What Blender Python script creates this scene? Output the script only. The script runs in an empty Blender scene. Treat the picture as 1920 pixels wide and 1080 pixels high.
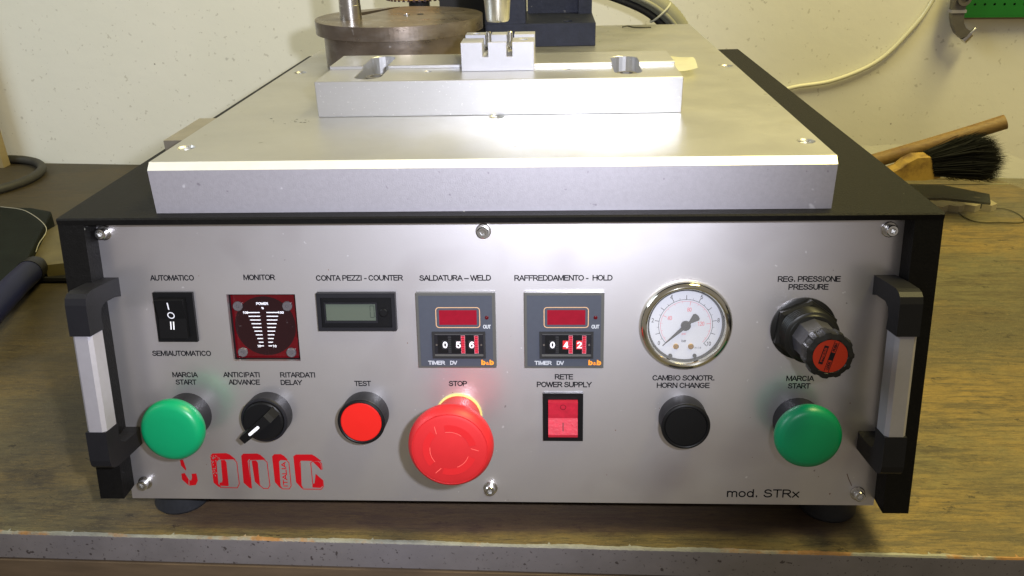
import bpy, bmesh, math, random
from math import sin, cos, pi, radians
from mathutils import Vector, Matrix
random.seed(7)
S = bpy.context.scene
COL = S.collection

# ------------------------------------------------------------------ camera
def make_camera():
    p, y, r = 0.44425, 0.05329, 0.0254
    Rz = Matrix(((cos(y), -sin(y), 0), (sin(y), cos(y), 0), (0, 0, 1)))
    Rx = Matrix(((1, 0, 0), (0, cos(p), sin(p)), (0, -sin(p), cos(p))))
    Ry = Matrix(((cos(r), 0, sin(r)), (0, 1, 0), (-sin(r), 0, cos(r))))
    M = Rz @ Rx @ Ry
    right, fwd, up = M.col[0], M.col[1], M.col[2]
    cam = bpy.data.cameras.new('camera')
    cam.lens = 28.69; cam.sensor_width = 36; cam.shift_y = 0.00236
    cam.clip_start = 0.01; cam.clip_end = 50
    o = bpy.data.objects.new('camera', cam)
    m = Matrix.Identity(4)
    for i in range(3):
        m[i][0] = right[i]; m[i][1] = up[i]; m[i][2] = -fwd[i]
    m.translation = (0.03688, -0.41818, 0.35143)
    o.matrix_world = m
    COL.objects.link(o); S.camera = o
make_camera()
S.view_settings.view_transform = 'Standard'
S.view_settings.look = 'None'
S.view_settings.exposure = 0.0

# ------------------------------------------------------------------ world and lamps
W = bpy.data.worlds.new('World'); S.world = W; W.use_nodes = True
bg = W.node_tree.nodes['Background']
bg.inputs[0].default_value = (0.94, 0.83, 0.72, 1); bg.inputs[1].default_value = 0.255

def area(name, loc, target, sx, sy, power, col):
    l = bpy.data.lights.new(name, 'AREA'); l.shape = 'RECTANGLE'; l.size = sx; l.size_y = sy
    l.energy = power; l.color = col
    o = bpy.data.objects.new(name, l); o.location = loc
    o.rotation_euler = (Vector(target) - Vector(loc)).to_track_quat('-Z', 'Y').to_euler()
    COL.objects.link(o)
area('ceiling_lamp', (0.80, 0.15, 1.70), (0.20, 0.30, 0.0), 1.3, 0.35, 45, (1.0, 0.86, 0.36))
area('added_cool_light', (-1.9, -0.2, 1.3), (-0.6, 0.9, 0.2), 0.9, 0.9, 20, (0.76, 0.87, 1.0))  # added soft cool lamp that whitens the left wall, source unseen
fl = bpy.data.lights.new('camera_flash', 'SPOT'); fl.energy = 23; fl.color = (0.86, 0.88, 1.0)
fl.shadow_soft_size = 0.010; fl.spot_size = radians(74); fl.spot_blend = 1.0
fo = bpy.data.objects.new('camera_flash', fl); fo.location = (0.100, -0.415, 0.385)
fo.rotation_euler = (Vector((-0.085, 0.06, 0.20)) - Vector(fo.location)).to_track_quat('-Z', 'Y').to_euler()
COL.objects.link(fo)

# ------------------------------------------------------------------ materials
def mat(name, col, rough=0.5, metal=0.0, var=0.0, vscale=30, stretch=(1, 1, 1), bump=0.0, bscale=200,
        specks=None, rvar=0.0, trans=0.0, ior=1.45, alpha=1.0, spec=0.5, coat=0.0, second=None, sec_scale=6, sec_at=(0.5, 0.62), lobe=None):
    m = bpy.data.materials.new(name); m.use_nodes = True
    nt = m.node_tree; N = nt.nodes; L = nt.links
    b = N['Principled BSDF']
    b.inputs['Roughness'].default_value = rough; b.inputs['Metallic'].default_value = metal
    b.inputs['Transmission Weight'].default_value = trans; b.inputs['IOR'].default_value = ior
    b.inputs['Alpha'].default_value = alpha; b.inputs['Specular IOR Level'].default_value = spec
    b.inputs['Coat Weight'].default_value = coat
    tc = N.new('ShaderNodeTexCoord'); mp = N.new('ShaderNodeMapping'); mp.inputs['Scale'].default_value = stretch
    L.new(tc.outputs['Object'], mp.inputs[0])
    rgb = N.new('ShaderNodeRGB'); rgb.outputs[0].default_value = (*col, 1); cur = rgb.outputs[0]
    def noise(sc, det=4, rg=0.6, src=None):
        n = N.new('ShaderNodeTexNoise'); n.inputs['Scale'].default_value = sc; n.inputs['Detail'].default_value = det
        n.inputs['Roughness'].default_value = rg; L.new(src or mp.outputs[0], n.inputs['Vector']); return n.outputs['Fac']
    def mix(fac, a, c):
        x = N.new('ShaderNodeMix'); x.data_type = 'RGBA'
        if isinstance(fac, float): x.inputs[0].default_value = fac
        else: L.new(fac, x.inputs[0])
        L.new(a, x.inputs[6])
        if isinstance(c, tuple): x.inputs[7].default_value = (*c, 1)
        else: L.new(c, x.inputs[7])
        return x.outputs[2]
    def ramp(src, lo, hi, a=0.0, c=1.0):
        r = N.new('ShaderNodeMapRange'); L.new(src, r.inputs[0])
        r.inputs[1].default_value = lo; r.inputs[2].default_value = hi; r.inputs[3].default_value = a; r.inputs[4].default_value = c
        return r.outputs[0]
    if second:
        cur = mix(ramp(noise(sec_scale, 6, 0.65), *sec_at), cur, second)
    if var:
        f = noise(vscale, 6, 0.65)
        hs = N.new('ShaderNodeHueSaturation'); L.new(cur, hs.inputs['Color'])
        L.new(ramp(f, 0.25, 0.75, 1 - var, 1 + var), hs.inputs['Value']); cur = hs.outputs[0]
    for sp in (specks or []):
        # (scale, low, high, colour, strength)
        f = noise(sp[0], 2, 0.5, tc.outputs['Object'] if len(sp) < 6 else None)
        cur = mix(ramp(f, sp[1], sp[2], 0, sp[4]), cur, sp[3])
    L.new(cur, b.inputs['Base Color'])
    if rvar:
        L.new(ramp(noise(vscale * 1.7, 5), 0.3, 0.7, max(rough - rvar, 0.02), rough + rvar), b.inputs['Roughness'])
    if bump:
        bp = N.new('ShaderNodeBump'); bp.inputs['Strength'].default_value = bump; bp.inputs['Distance'].default_value = 0.0004
        L.new(noise(bscale, 3), bp.inputs['Height']); L.new(bp.outputs[0], b.inputs['Normal'])
    if lobe:
        out = N['Material Output']; b2 = N.new('ShaderNodeBsdfPrincipled'); ms = N.new('ShaderNodeMixShader'); ms.inputs[0].default_value = lobe[1]
        b2.inputs['Metallic'].default_value = metal; b2.inputs['Roughness'].default_value = lobe[0]
        L.new(cur, b2.inputs['Base Color'])
        if bump: L.new(bp.outputs[0], b2.inputs['Normal'])
        L.new(b.outputs[0], ms.inputs[1]); L.new(b2.outputs[0], ms.inputs[2]); L.new(ms.outputs[0], out.inputs['Surface'])
    return m

M = {}
M['panel'] = mat('satin_aluminium', (0.66, 0.64, 0.65), 0.22, 0.93, var=0.03, vscale=22, bump=0.10, bscale=1500, rvar=0.02, lobe=(0.50, 0.58),
                 specks=[(240, 0.735, 0.76, (0.95, 0.95, 0.97), 0.8), (190, 0.765, 0.785, (0.14, 0.11, 0.09), 0.6), (14, 0.55, 0.75, (0.40, 0.36, 0.37), 0.45)])
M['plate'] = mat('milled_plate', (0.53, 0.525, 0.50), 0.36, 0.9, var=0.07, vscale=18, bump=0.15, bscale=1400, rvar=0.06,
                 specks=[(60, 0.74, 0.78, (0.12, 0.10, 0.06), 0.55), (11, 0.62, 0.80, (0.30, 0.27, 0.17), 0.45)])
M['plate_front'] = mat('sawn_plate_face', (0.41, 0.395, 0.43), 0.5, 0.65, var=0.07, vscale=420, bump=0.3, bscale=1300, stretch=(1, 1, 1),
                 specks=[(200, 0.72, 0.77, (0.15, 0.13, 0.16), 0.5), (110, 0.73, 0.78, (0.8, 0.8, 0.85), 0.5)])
M['chamfer'] = mat('chamfer_glint', (0.97, 0.96, 0.86), 0.52, 0.9, var=0.05, vscale=60)  # pale base puts the overhead lamp's glint into the bevel's colour
M['jig'] = mat('machined_jig', (0.55, 0.55, 0.56), 0.30, 0.92, var=0.03, vscale=160, stretch=(1, 1, 6), bump=0.1, bscale=900, lobe=(0.46, 0.5),
                 specks=[(620, 0.68, 0.73, (1, 1, 1), 0.4)])
M['nest'] = mat('bead_blasted_block', (0.39, 0.39, 0.42), 0.5, 0.4, var=0.05, vscale=80, bump=0.2, bscale=1800)
M['bright'] = mat('bright_steel', (0.75, 0.75, 0.74), 0.17, 1.0, var=0.05, vscale=60)
M['steel'] = mat('machined_steel', (0.55, 0.53, 0.50), 0.25, 1.0, var=0.1, vscale=40, stretch=(1, 1, 8))
M['horn'] = mat('turned_titanium', (0.66, 0.64, 0.58), 0.28, 1.0, var=0.06, vscale=60, stretch=(1, 1, 20))
M['drum'] = mat('browned_steel', (0.17, 0.135, 0.105), 0.33, 0.75, var=0.25, vscale=30, rvar=0.1, stretch=(1, 1, 2.5), second=(0.30, 0.27, 0.25), sec_scale=9, sec_at=(0.5, 0.75),
                 specks=[(120, 0.72, 0.8, (0.8, 0.78, 0.8), 0.5)])
M['casting'] = mat('blue_black_paint', (0.014, 0.017, 0.034), 0.5, 0.0, spec=0.25, var=0.3, vscale=90, bump=0.5, bscale=260, specks=[(150, 0.73, 0.8, (0.3, 0.3, 0.3), 0.5)])
M['lid'] = mat('black_powder_coat', (0.0055, 0.0052, 0.0050), 0.5, 0.0, spec=0.13, var=0.25, vscale=300, bump=0.8, bscale=900, specks=[(120, 0.77, 0.79, (0.5, 0.5, 0.45), 0.7)])
M['black'] = mat('black_plastic', (0.0055, 0.0055, 0.006), 0.42, 0.0, spec=0.2, bump=0.15, bscale=900, specks=[(240, 0.79, 0.81, (0.5, 0.5, 0.5), 0.6)])
M['greyblack'] = mat('grey_black_plastic', (0.0105, 0.0105, 0.013), 0.48, 0.0, spec=0.22, var=0.1, vscale=100, bump=0.15, bscale=900)
M['matblack'] = mat('matt_black', (0.008, 0.008, 0.009), 0.7)
M['rubber'] = mat('black_rubber', (0.018, 0.02, 0.024), 0.6, var=0.2, vscale=120, bump=0.3, bscale=300)
M['green'] = mat('green_plastic', (0.0, 0.24, 0.095), 0.36, 0.0, var=0.05, vscale=40, bump=0.06, bscale=700)
M['red'] = mat('red_plastic', (0.46, 0.015, 0.018), 0.45, 0.0, var=0.06, vscale=60, bump=0.06, bscale=700)
M['redbtn'] = mat('bright_red_lens', (0.55, 0.012, 0.008), 0.5, 0.0, spec=0.3, specks=[(200, 0.78, 0.8, (1, 0.6, 0.5), 0.5)])
M['redmark'] = mat('darker_red_mark', (0.50, 0.012, 0.015), 0.45)
M['redlight'] = mat('pale_red_edge', (0.85, 0.12, 0.10), 0.35)
M['yellow'] = mat('yellow_plastic', (0.58, 0.50, 0.17), 0.45)
M['redlens'] = mat('clear_red_rocker', (0.46, 0.012, 0.035), 0.46, 0.0, var=0.2, vscale=300, bump=0.5, bscale=500, coat=0.6)
M['reddisp'] = mat('red_display_filter', (0.20, 0.003, 0.014), 0.25, 0.0, var=0.1, vscale=300)
M['redglass'] = mat('dark_red_filter', (0.075, 0.002, 0.004), 0.12, 0.0, var=0.3, vscale=60, specks=[(90, 0.62, 0.8, (0.3, 0.0, 0.01), 0.6)])
M['darkdisc'] = mat('dark_disc_behind_filter', (0.015, 0.004, 0.005), 0.15, 0.0, specks=[(240, 0.70, 0.8, (0.2, 0.18, 0.18), 0.3)])
M['timer'] = mat('blue_grey_face', (0.046, 0.052, 0.068), 0.55, 0.0, spec=0.3, var=0.05, vscale=300, specks=[(300, 0.79, 0.8, (0.8, 0.8, 0.8), 0.6)])
M['timerrim'] = mat('grey_case', (0.07, 0.07, 0.065), 0.4)
M['beige'] = mat('orange_beige_line', (0.50, 0.30, 0.16), 0.5)
M['orange'] = mat('orange_print', (0.85, 0.28, 0.02), 0.5)
M['white'] = mat('white_print', (0.82, 0.82, 0.86), 0.5)
M['greyprint'] = mat('grey_print', (0.40, 0.42, 0.45), 0.5)
M['pinkwhite'] = mat('pink_white_digit', (0.95, 0.80, 0.85), 0.5)
M['pinkedge'] = mat('pink_edge', (0.60, 0.22, 0.26), 0.4)
M['ink'] = mat('black_ink', (0.008, 0.008, 0.010), 0.6, spec=0.08)
M['redink'] = mat('worn_red_ink', (0.38, 0.005, 0.009), 0.65, spec=0.06)
M['pinkink'] = mat('pink_red_ink', (0.55, 0.12, 0.14), 0.5)
M['lcd'] = mat('lcd_glass', (0.075, 0.09, 0.07), 0.2)
M['lcdseg'] = mat('lcd_segment', (0.04, 0.05, 0.04), 0.25)
M['dial'] = mat('white_dial', (0.47, 0.48, 0.53), 0.5)
M['chrome'] = mat('polished_bezel', (0.72, 0.70, 0.60), 0.10, 1.0)
M['brass'] = mat('brass', (0.75, 0.45, 0.10), 0.25, 1.0)
M['alu'] = mat('anodised_bar', (0.40, 0.39, 0.43), 0.5, 0.5, var=0.05, vscale=200, bump=0.15, bscale=1500)
M['orangered'] = mat('orange_red_sticker', (0.30, 0.022, 0.007), 0.6, spec=0.2)
M['amber'] = mat('amber_plastic', (0.62, 0.33, 0.09), 0.4, var=0.2, vscale=60)
M['toothdark'] = mat('dark_brown_teeth', (0.06, 0.02, 0.02), 0.5)
M['paper'] = mat('yellowed_paper', (0.84, 0.82, 0.66), 0.8, var=0.08, vscale=60)
M['pencil'] = mat('faint_pencil', (0.42, 0.40, 0.28), 0.8)
M['wood'] = mat('worn_wood', (0.22, 0.135, 0.042), 0.55, var=0.25, vscale=40, stretch=(1, 8, 8), bump=0.3, bscale=120, second=(0.14, 0.07, 0.03), sec_scale=14, sec_at=(0.5, 0.7))
M['bristle'] = mat('black_bristle', (0.007, 0.0075, 0.005), 0.7, spec=0.2)
M['stock'] = mat('yellow_varnished_wood', (0.36, 0.23, 0.045), 0.45, var=0.2, vscale=40, second=(0.13, 0.07, 0.02), sec_scale=22, sec_at=(0.52, 0.66))
M['tan'] = mat('tan_board', (0.27, 0.21, 0.10), 0.6, var=0.1, vscale=20)
M['cable'] = mat('dark_rubber_cable', (0.035, 0.033, 0.025), 0.6, var=0.2, vscale=60)
M['darkgreen'] = mat('dark_green_enamel', (0.005, 0.0075, 0.0055), 0.55, spec=0.12, var=0.4, vscale=25, bump=0.3, bscale=150, specks=[(60, 0.70, 0.76, (0.10, 0.085, 0.055), 0.6)])
M['blue'] = mat('dark_blue_grip', (0.006, 0.008, 0.034), 0.45, spec=0.25)
M['amberwood'] = mat('yellow_wood_block', (0.10, 0.082, 0.030), 0.55, var=0.3, vscale=40, second=(0.10, 0.08, 0.03), sec_scale=18)
M['tube'] = mat('clear_yellowed_hose', (0.68, 0.66, 0.48), 0.3, coat=0.4)
M['conduit'] = mat('grey_conduit', (0.24, 0.24, 0.18), 0.5)
M['pegboard'] = mat('green_enamel', (0.012, 0.15, 0.018), 0.35, var=0.1, vscale=20)
M['castiron'] = mat('grey_cast_iron', (0.16, 0.15, 0.13), 0.4, 0.5, var=0.15, vscale=80)
M['block'] = mat('brown_steel_block', (0.33, 0.30, 0.24), 0.4, 0.7, var=0.15, vscale=40)
M['serrated'] = mat('beige_card', (0.34, 0.29, 0.17), 0.7, var=0.2, vscale=60)
M['string'] = mat('dark_string', (0.06, 0.05, 0.02), 0.8)
M['debris'] = mat('dark_swarf', (0.02, 0.02, 0.015), 0.5)
M['ribblack'] = mat('dark_regulator_plastic', (0.010, 0.010, 0.009), 0.36, spec=0.35)
M['knob'] = mat('grey_knob_shaft', (0.05, 0.05, 0.06), 0.35)
M['trans'] = mat('clear_film', (0.80, 0.80, 0.66), 0.18, alpha=0.10)
M['lensclear'] = mat('clear_lens', (1, 1, 1), 0.03, alpha=0.06)
M['screwgrey'] = mat('smoky_screw_cap', (0.11, 0.10, 0.105), 0.25, 0.2)

def wall_material():
    m = bpy.data.materials.new('painted_plaster'); m.use_nodes = True
    nt = m.node_tree; N = nt.nodes; L = nt.links; b = N['Principled BSDF']; b.inputs['Roughness'].default_value = 0.75
    tc = N.new('ShaderNodeTexCoord')
    def noise(sc, det=3, rg=0.6):
        n = N.new('ShaderNodeTexNoise'); n.inputs['Scale'].default_value = sc; n.inputs['Detail'].default_value = det; n.inputs['Roughness'].default_value = rg
        L.new(tc.outputs['Object'], n.inputs['Vector']); return n.outputs['Fac']
    def rmp(src, lo, hi, a=0, c=1):
        r = N.new('ShaderNodeMapRange'); L.new(src, r.inputs[0]); r.inputs[1].default_value = lo; r.inputs[2].default_value = hi
        r.inputs[3].default_value = a; r.inputs[4].default_value = c; return r.outputs[0]
    def mix(f, a, c):
        x = N.new('ShaderNodeMix'); x.data_type = 'RGBA'; L.new(f, x.inputs[0])
        for k, v in ((6, a), (7, c)):
            if isinstance(v, tuple): x.inputs[k].default_value = (*v, 1)
            else: L.new(v, x.inputs[k])
        return x.outputs[2]
    c = mix(rmp(noise(3, 4), 0.3, 0.7), (0.80, 0.78, 0.69), (0.74, 0.73, 0.63))
    # splashes and grime: small dark dots, a few larger, more of them near the bench
    v = N.new('ShaderNodeTexVoronoi'); v.inputs['Scale'].default_value = 34; L.new(tc.outputs['Object'], v.inputs['Vector'])
    s1 = rmp(v.outputs['Distance'], 0.03, 0.055, 1, 0)
    sel = rmp(v.outputs['Color'], 0.80, 0.82)
    mu = N.new('ShaderNodeMath'); mu.operation = 'MULTIPLY'; L.new(s1, mu.inputs[0]); L.new(sel, mu.inputs[1])
    c = mix(mu.outputs[0], c, (0.22, 0.19, 0.15))
    c = mix(rmp(noise(150, 2, 0.5), 0.67, 0.73, 0, 0.40), c, (0.34, 0.31, 0.24))
    c = mix(rmp(noise(60, 2, 0.5), 0.72, 0.77, 0, 0.4), c, (0.24, 0.22, 0.17))
    L.new(c, b.inputs['Base Color'])
    bp = N.new('ShaderNodeBump'); bp.inputs['Strength'].default_value = 0.2; bp.inputs['Distance'].default_value = 0.002
    L.new(noise(45, 5), bp.inputs['Height']); L.new(bp.outputs[0], b.inputs['Normal'])
    return m
M['wall'] = wall_material()

def bench_material(name, c1, c2, c3, dark):
    m = bpy.data.materials.new(name); m.use_nodes = True
    nt = m.node_tree; N = nt.nodes; L = nt.links; b = N['Principled BSDF']; b.inputs['Roughness'].default_value = 0.55
    b.inputs['Specular IOR Level'].default_value = 0.35
    tc = N.new('ShaderNodeTexCoord')
    def noise(sc, st, det=5, rg=0.65):
        mp = N.new('ShaderNodeMapping'); mp.inputs['Scale'].default_value = st; L.new(tc.outputs['Object'], mp.inputs[0])
        n = N.new('ShaderNodeTexNoise'); n.inputs['Scale'].default_value = sc; n.inputs['Detail'].default_value = det; n.inputs['Roughness'].default_value = rg
        L.new(mp.outputs[0], n.inputs['Vector']); return n.outputs['Fac']
    def rmp(src, lo, hi, a=0, c=1):
        r = N.new('ShaderNodeMapRange'); L.new(src, r.inputs[0]); r.inputs[1].default_value = lo; r.inputs[2].default_value = hi
        r.inputs[3].default_value = a; r.inputs[4].default_value = c; return r.outputs[0]
    def mix(f, a, c):
        x = N.new('ShaderNodeMix'); x.data_type = 'RGBA'; L.new(f, x.inputs[0])
        for k, v in ((6, a), (7, c)):
            if isinstance(v, tuple): x.inputs[k].default_value = (*v, 1)
            else: L.new(v, x.inputs[k])
        return x.outputs[2]
    blot = noise(5, (1, 1.8, 1), 7, 0.72)
    grain = noise(60, (1, 7, 1), 9, 0.78)
    fine = noise(380, (1, 3.5, 1), 5, 0.75)
    c = mix(rmp(blot, 0.40, 0.58), c1, c2)
    c = mix(rmp(noise(2.2, (1, 1.2, 1), 6, 0.7), 0.46, 0.60, 0, 0.7), c, c3)
    c = mix(rmp(noise(26, (.7, 7, 1), 9, 0.75), 0.47, 0.60, 0, 0.8), c, c3)
    c = mix(rmp(noise(110, (.8, 6, 1), 6, 0.78), 0.50, 0.64, 0, 0.65), c, dark)
    c = mix(rmp(fine, 0.52, 0.64, 0, 0.5), c, dark)
    c = mix(rmp(noise(14, (1, 2.2, 1), 8, 0.8), 0.55, 0.64, 0, 0.6), c, dark)
    c = mix(rmp(noise(60, (1, 1.6, 1), 6, 0.75), 0.62, 0.67, 0, 0.8), c, (dark[0] * .5, dark[1] * .5, dark[2] * .5))
    c = mix(rmp(noise(140, (1, 5, 1), 5, 0.75), 0.60, 0.68, 0, 0.5), c, (c2[0] * 1.3, c2[1] * 1.4, c2[2] * 1.9))
    c = mix(rmp(noise(420, (1, 2, 1), 3, 0.7), 0.66, 0.71, 0, 0.5), c, (c2[0] * 1.7, c2[1] * 1.9, c2[2] * 3.5))
    # machine's shadow plus grime, painted dark into the left rear of the bench
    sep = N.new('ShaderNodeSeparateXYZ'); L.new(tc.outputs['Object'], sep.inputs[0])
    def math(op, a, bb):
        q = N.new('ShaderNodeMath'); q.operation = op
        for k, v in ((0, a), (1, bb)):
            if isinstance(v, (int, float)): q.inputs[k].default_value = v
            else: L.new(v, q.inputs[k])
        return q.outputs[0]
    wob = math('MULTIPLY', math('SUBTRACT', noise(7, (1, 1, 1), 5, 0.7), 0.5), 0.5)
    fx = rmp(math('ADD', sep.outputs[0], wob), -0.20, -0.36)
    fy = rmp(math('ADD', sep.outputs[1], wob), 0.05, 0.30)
    shade_grime = math('MULTIPLY', math('MULTIPLY', fx, fy), 0.82)
    c = mix(shade_grime, c, (0.030, 0.024, 0.015))
    # ceiling lamp's shadow under the machine front painted in, with grime
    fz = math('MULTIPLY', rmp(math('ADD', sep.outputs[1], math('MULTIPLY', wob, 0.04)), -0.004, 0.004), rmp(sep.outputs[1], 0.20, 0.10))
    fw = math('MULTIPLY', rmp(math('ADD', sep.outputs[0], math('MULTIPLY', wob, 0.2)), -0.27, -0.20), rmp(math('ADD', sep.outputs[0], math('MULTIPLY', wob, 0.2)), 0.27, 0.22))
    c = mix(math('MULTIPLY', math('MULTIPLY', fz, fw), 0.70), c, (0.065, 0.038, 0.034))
    L.new(c, b.inputs['Base Color'])
    bp = N.new('ShaderNodeBump'); bp.inputs['Strength'].default_value = 0.6; bp.inputs['Distance'].default_value = 0.0008
    L.new(grain, bp.inputs['Height']); L.new(bp.outputs[0], b.inputs['Normal'])
    return m
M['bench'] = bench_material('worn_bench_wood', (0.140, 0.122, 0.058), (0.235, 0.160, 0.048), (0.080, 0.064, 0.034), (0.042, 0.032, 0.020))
M['edging'] = mat('grey_painted_edge', (0.180, 0.165, 0.170), 0.6, var=0.16, vscale=30,
                  specks=[(230, 0.68, 0.72, (0.03, 0.02, 0.02), 0.8), (420, 0.66, 0.7, (0.05, 0.04, 0.04), 0.7)])
M['edgechip'] = mat('pale_chipped_edge', (0.27, 0.265, 0.21), 0.7, var=0.3, vscale=90, second=(0.32, 0.17, 0.06), sec_scale=30, sec_at=(0.52, 0.62))
M['apron'] = mat('brown_apron', (0.13, 0.09, 0.055), 0.6, var=0.25, vscale=20, stretch=(1, 1, 8))

# ------------------------------------------------------------------ helpers (millimetres in, metres out)
K = 0.001
TAU = 0.18431          # the front panel leans back by this angle

def obj(name, bm, m, parent=None, label=None, smooth=False, kind=None, bevel=0, loc=None):
    if bevel:
        bmesh.ops.bevel(bm, geom=[e for e in bm.edges if len(e.link_faces) == 2 and e.calc_face_angle(0) > 0.6],
                        offset=bevel, segments=2, profile=0.5, affect='EDGES', clamp_overlap=True)
    me = bpy.data.meshes.new(name)
    bmesh.ops.recalc_face_normals(bm, faces=bm.faces[:])
    bm.to_mesh(me); bm.free()
    me.transform(Matrix.Scale(K, 4))
    for mm in (m if isinstance(m, (list, tuple)) else [m]): me.materials.append(mm)
    if smooth:
        for p in me.polygons: p.use_smooth = True
        try:
            me.set_sharp_from_angle(angle=radians(32))
        except Exception: pass
    o = bpy.data.objects.new(name, me); COL.objects.link(o)
    if parent: o.parent = parent
    if label: o['label'] = label
    if kind: o['kind'] = kind
    if loc: o.location = [v * K for v in loc]
    return o
def tag(o, label, cat, group=None):
    o['label'] = label; o['category'] = cat
    if group: o['group'] = group
    return o
def thing(name, label, cat, loc=(0, 0, 0)):
    o = bpy.data.objects.new(name, None); o.empty_display_size = 0.02
    o.location = [v * K for v in loc]; COL.objects.link(o)
    return tag(o, label, cat)
class T:      # an Empty at a base point whose children are built in scene coordinates
    pass
def base_thing(name, label, cat, loc):
    return thing(name, label, cat, loc)
def place_child(o, root):
    o.location = Vector(o.location) - root.location
    return o

def box(bm, x0, x1, y0, y1, z0, z1, mi=0):
    vs = [bm.verts.new((x, y, z)) for x in (x0, x1) for y in (y0, y1) for z in (z0, z1)]
    for f in ((0, 1, 3, 2), (4, 6, 7, 5), (0, 4, 5, 1), (2, 3, 7, 6), (0, 2, 6, 4), (1, 5, 7, 3)):
        fc = bm.faces.new([vs[i] for i in f]); fc.material_index = mi
    return vs
def bx(*a): bm = bmesh.new(); box(bm, *a); return bm
def pbox(bm, a0, a1, b0, b1, h0, h1): return box(bm, a0, a1, -h1, -h0, b0, b1)   # panel coordinates
def pbx(*a): bm = bmesh.new(); pbox(bm, *a); return bm
def lathe(bm, prof, c=(0, 0, 0), axis='z', n=40, cap=True, phase=0, rf=None):
    """prof = [(radius, height)]; axis z, or h (out of the panel, local -y)"""
    rings = []
    for r, h in prof:
        ring = []
        for i in range(n):
            t = 2 * pi * i / n + phase
            rr = r * (rf(t) if rf else 1)
            p = (c[0] + rr * cos(t), c[1] + rr * sin(t), c[2] + h) if axis == 'z' else (c[0] + rr * cos(t), c[1] - h, c[2] + rr * sin(t))
            ring.append(bm.verts.new(p))
        rings.append(ring)
    for A, B in zip(rings, rings[1:]):
        for i in range(n): bm.faces.new((A[i], A[(i + 1) % n], B[(i + 1) % n], B[i]))
    if cap:
        for ring in (rings[0], rings[-1]):
            bm.faces.new(ring)
    return bm
def lt(prof, c=(0, 0, 0), axis='z', n=40, cap=True, phase=0, rf=None): return lathe(bmesh.new(), prof, c, axis, n, cap, phase, rf)
def prism(pts, z0, z1, bm=None, plane='xy'):
    bm = bm or bmesh.new()
    def P(a, b, c):
        return (a, b, c) if plane == 'xy' else ((a, -c, b) if plane == 'panel' else (c, a, b))
    A = [bm.verts.new(P(x, y, z0)) for x, y in pts]; B = [bm.verts.new(P(x, y, z1)) for x, y in pts]
    bm.faces.new(A); bm.faces.new(B[::-1]); n = len(pts)
    for i in range(n): bm.faces.new((A[i], A[(i + 1) % n], B[(i + 1) % n], B[i]))
    return bm
def tube(pts, r, n=12, bm=None, caps=True, rr=None, closed=False):
    bm = bm or bmesh.new(); P = [Vector(p) for p in pts]; rings = []; up = Vector((0, 0, 1)); m = len(P)
    for i, p in enumerate(P):
        d = (P[(i + 1) % m] - P[i - 1]) if closed else (P[min(i + 1, m - 1)] - P[max(i - 1, 0)])
        d.normalize()
        a = d.cross(up)
        if a.length < 0.05: a = d.cross(Vector((0, 1, 0)))
        a.normalize(); b = d.cross(a).normalized()
        q = rr[i] if rr else r
        rings.append([bm.verts.new(p + a * q * cos(2 * pi * k / n) + b * q * sin(2 * pi * k / n)) for k in range(n)])
    pairs = list(zip(rings, rings[1:])) + ([(rings[-1], rings[0])] if closed else [])
    for A, B in pairs:
        for k in range(n): bm.faces.new((A[k], A[(k + 1) % n], B[(k + 1) % n], B[k]))
    if caps and not closed: bm.faces.new(rings[0]); bm.faces.new(rings[-1])
    return bm
def spline(pts, k=8):
    P = [Vector(p) for p in pts]; out = []
    Q = [P[0] * 2 - P[1]] + P + [P[-1] * 2 - P[-2]]
    for i in range(1, len(Q) - 2):
        for j in range(k):
            t = j / k; a, b, c, d = Q[i - 1], Q[i], Q[i + 1], Q[i + 2]
            out.append(0.5 * ((2 * b) + (c - a) * t + (2 * a - 5 * b + 4 * c - d) * t * t + (3 * b - a - 3 * c + d) * t ** 3))
    out.append(P[-1]); return out
def cut(o, *bms):
    """boolean difference, applied"""
    cs = []
    for bm in bms:
        c = obj('cutter', bm, []); cs.append(c)
        md = o.modifiers.new('b', 'BOOLEAN'); md.object = c; md.operation = 'DIFFERENCE'; md.solver = 'EXACT'
        c.matrix_world = o.matrix_world.copy(); c.rotation_euler = o.rotation_euler; c.location = o.location
    bpy.context.view_layer.update()
    dg = bpy.context.evaluated_depsgraph_get()
    me = bpy.data.meshes.new_from_object(o.evaluated_get(dg)); old = o.data
    o.modifiers.clear(); o.data = me; me.name = old.name; bpy.data.meshes.remove(old)
    for c in cs:
        d = c.data; bpy.data.objects.remove(c); bpy.data.meshes.remove(d)
    return o
def edge_bevel(o, w, seg=2):
    bm = bmesh.new(); bm.from_mesh(o.data)
    bmesh.ops.remove_doubles(bm, verts=bm.verts[:], dist=1e-6)
    es = [e for e in bm.edges if len(e.link_faces) == 2 and e.calc_face_angle(0) > 0.7]
    bmesh.ops.bevel(bm, geom=es, offset=w * K, segments=seg, profile=0.5, affect='EDGES', clamp_overlap=True)
    bm.to_mesh(o.data); bm.free()

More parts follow.
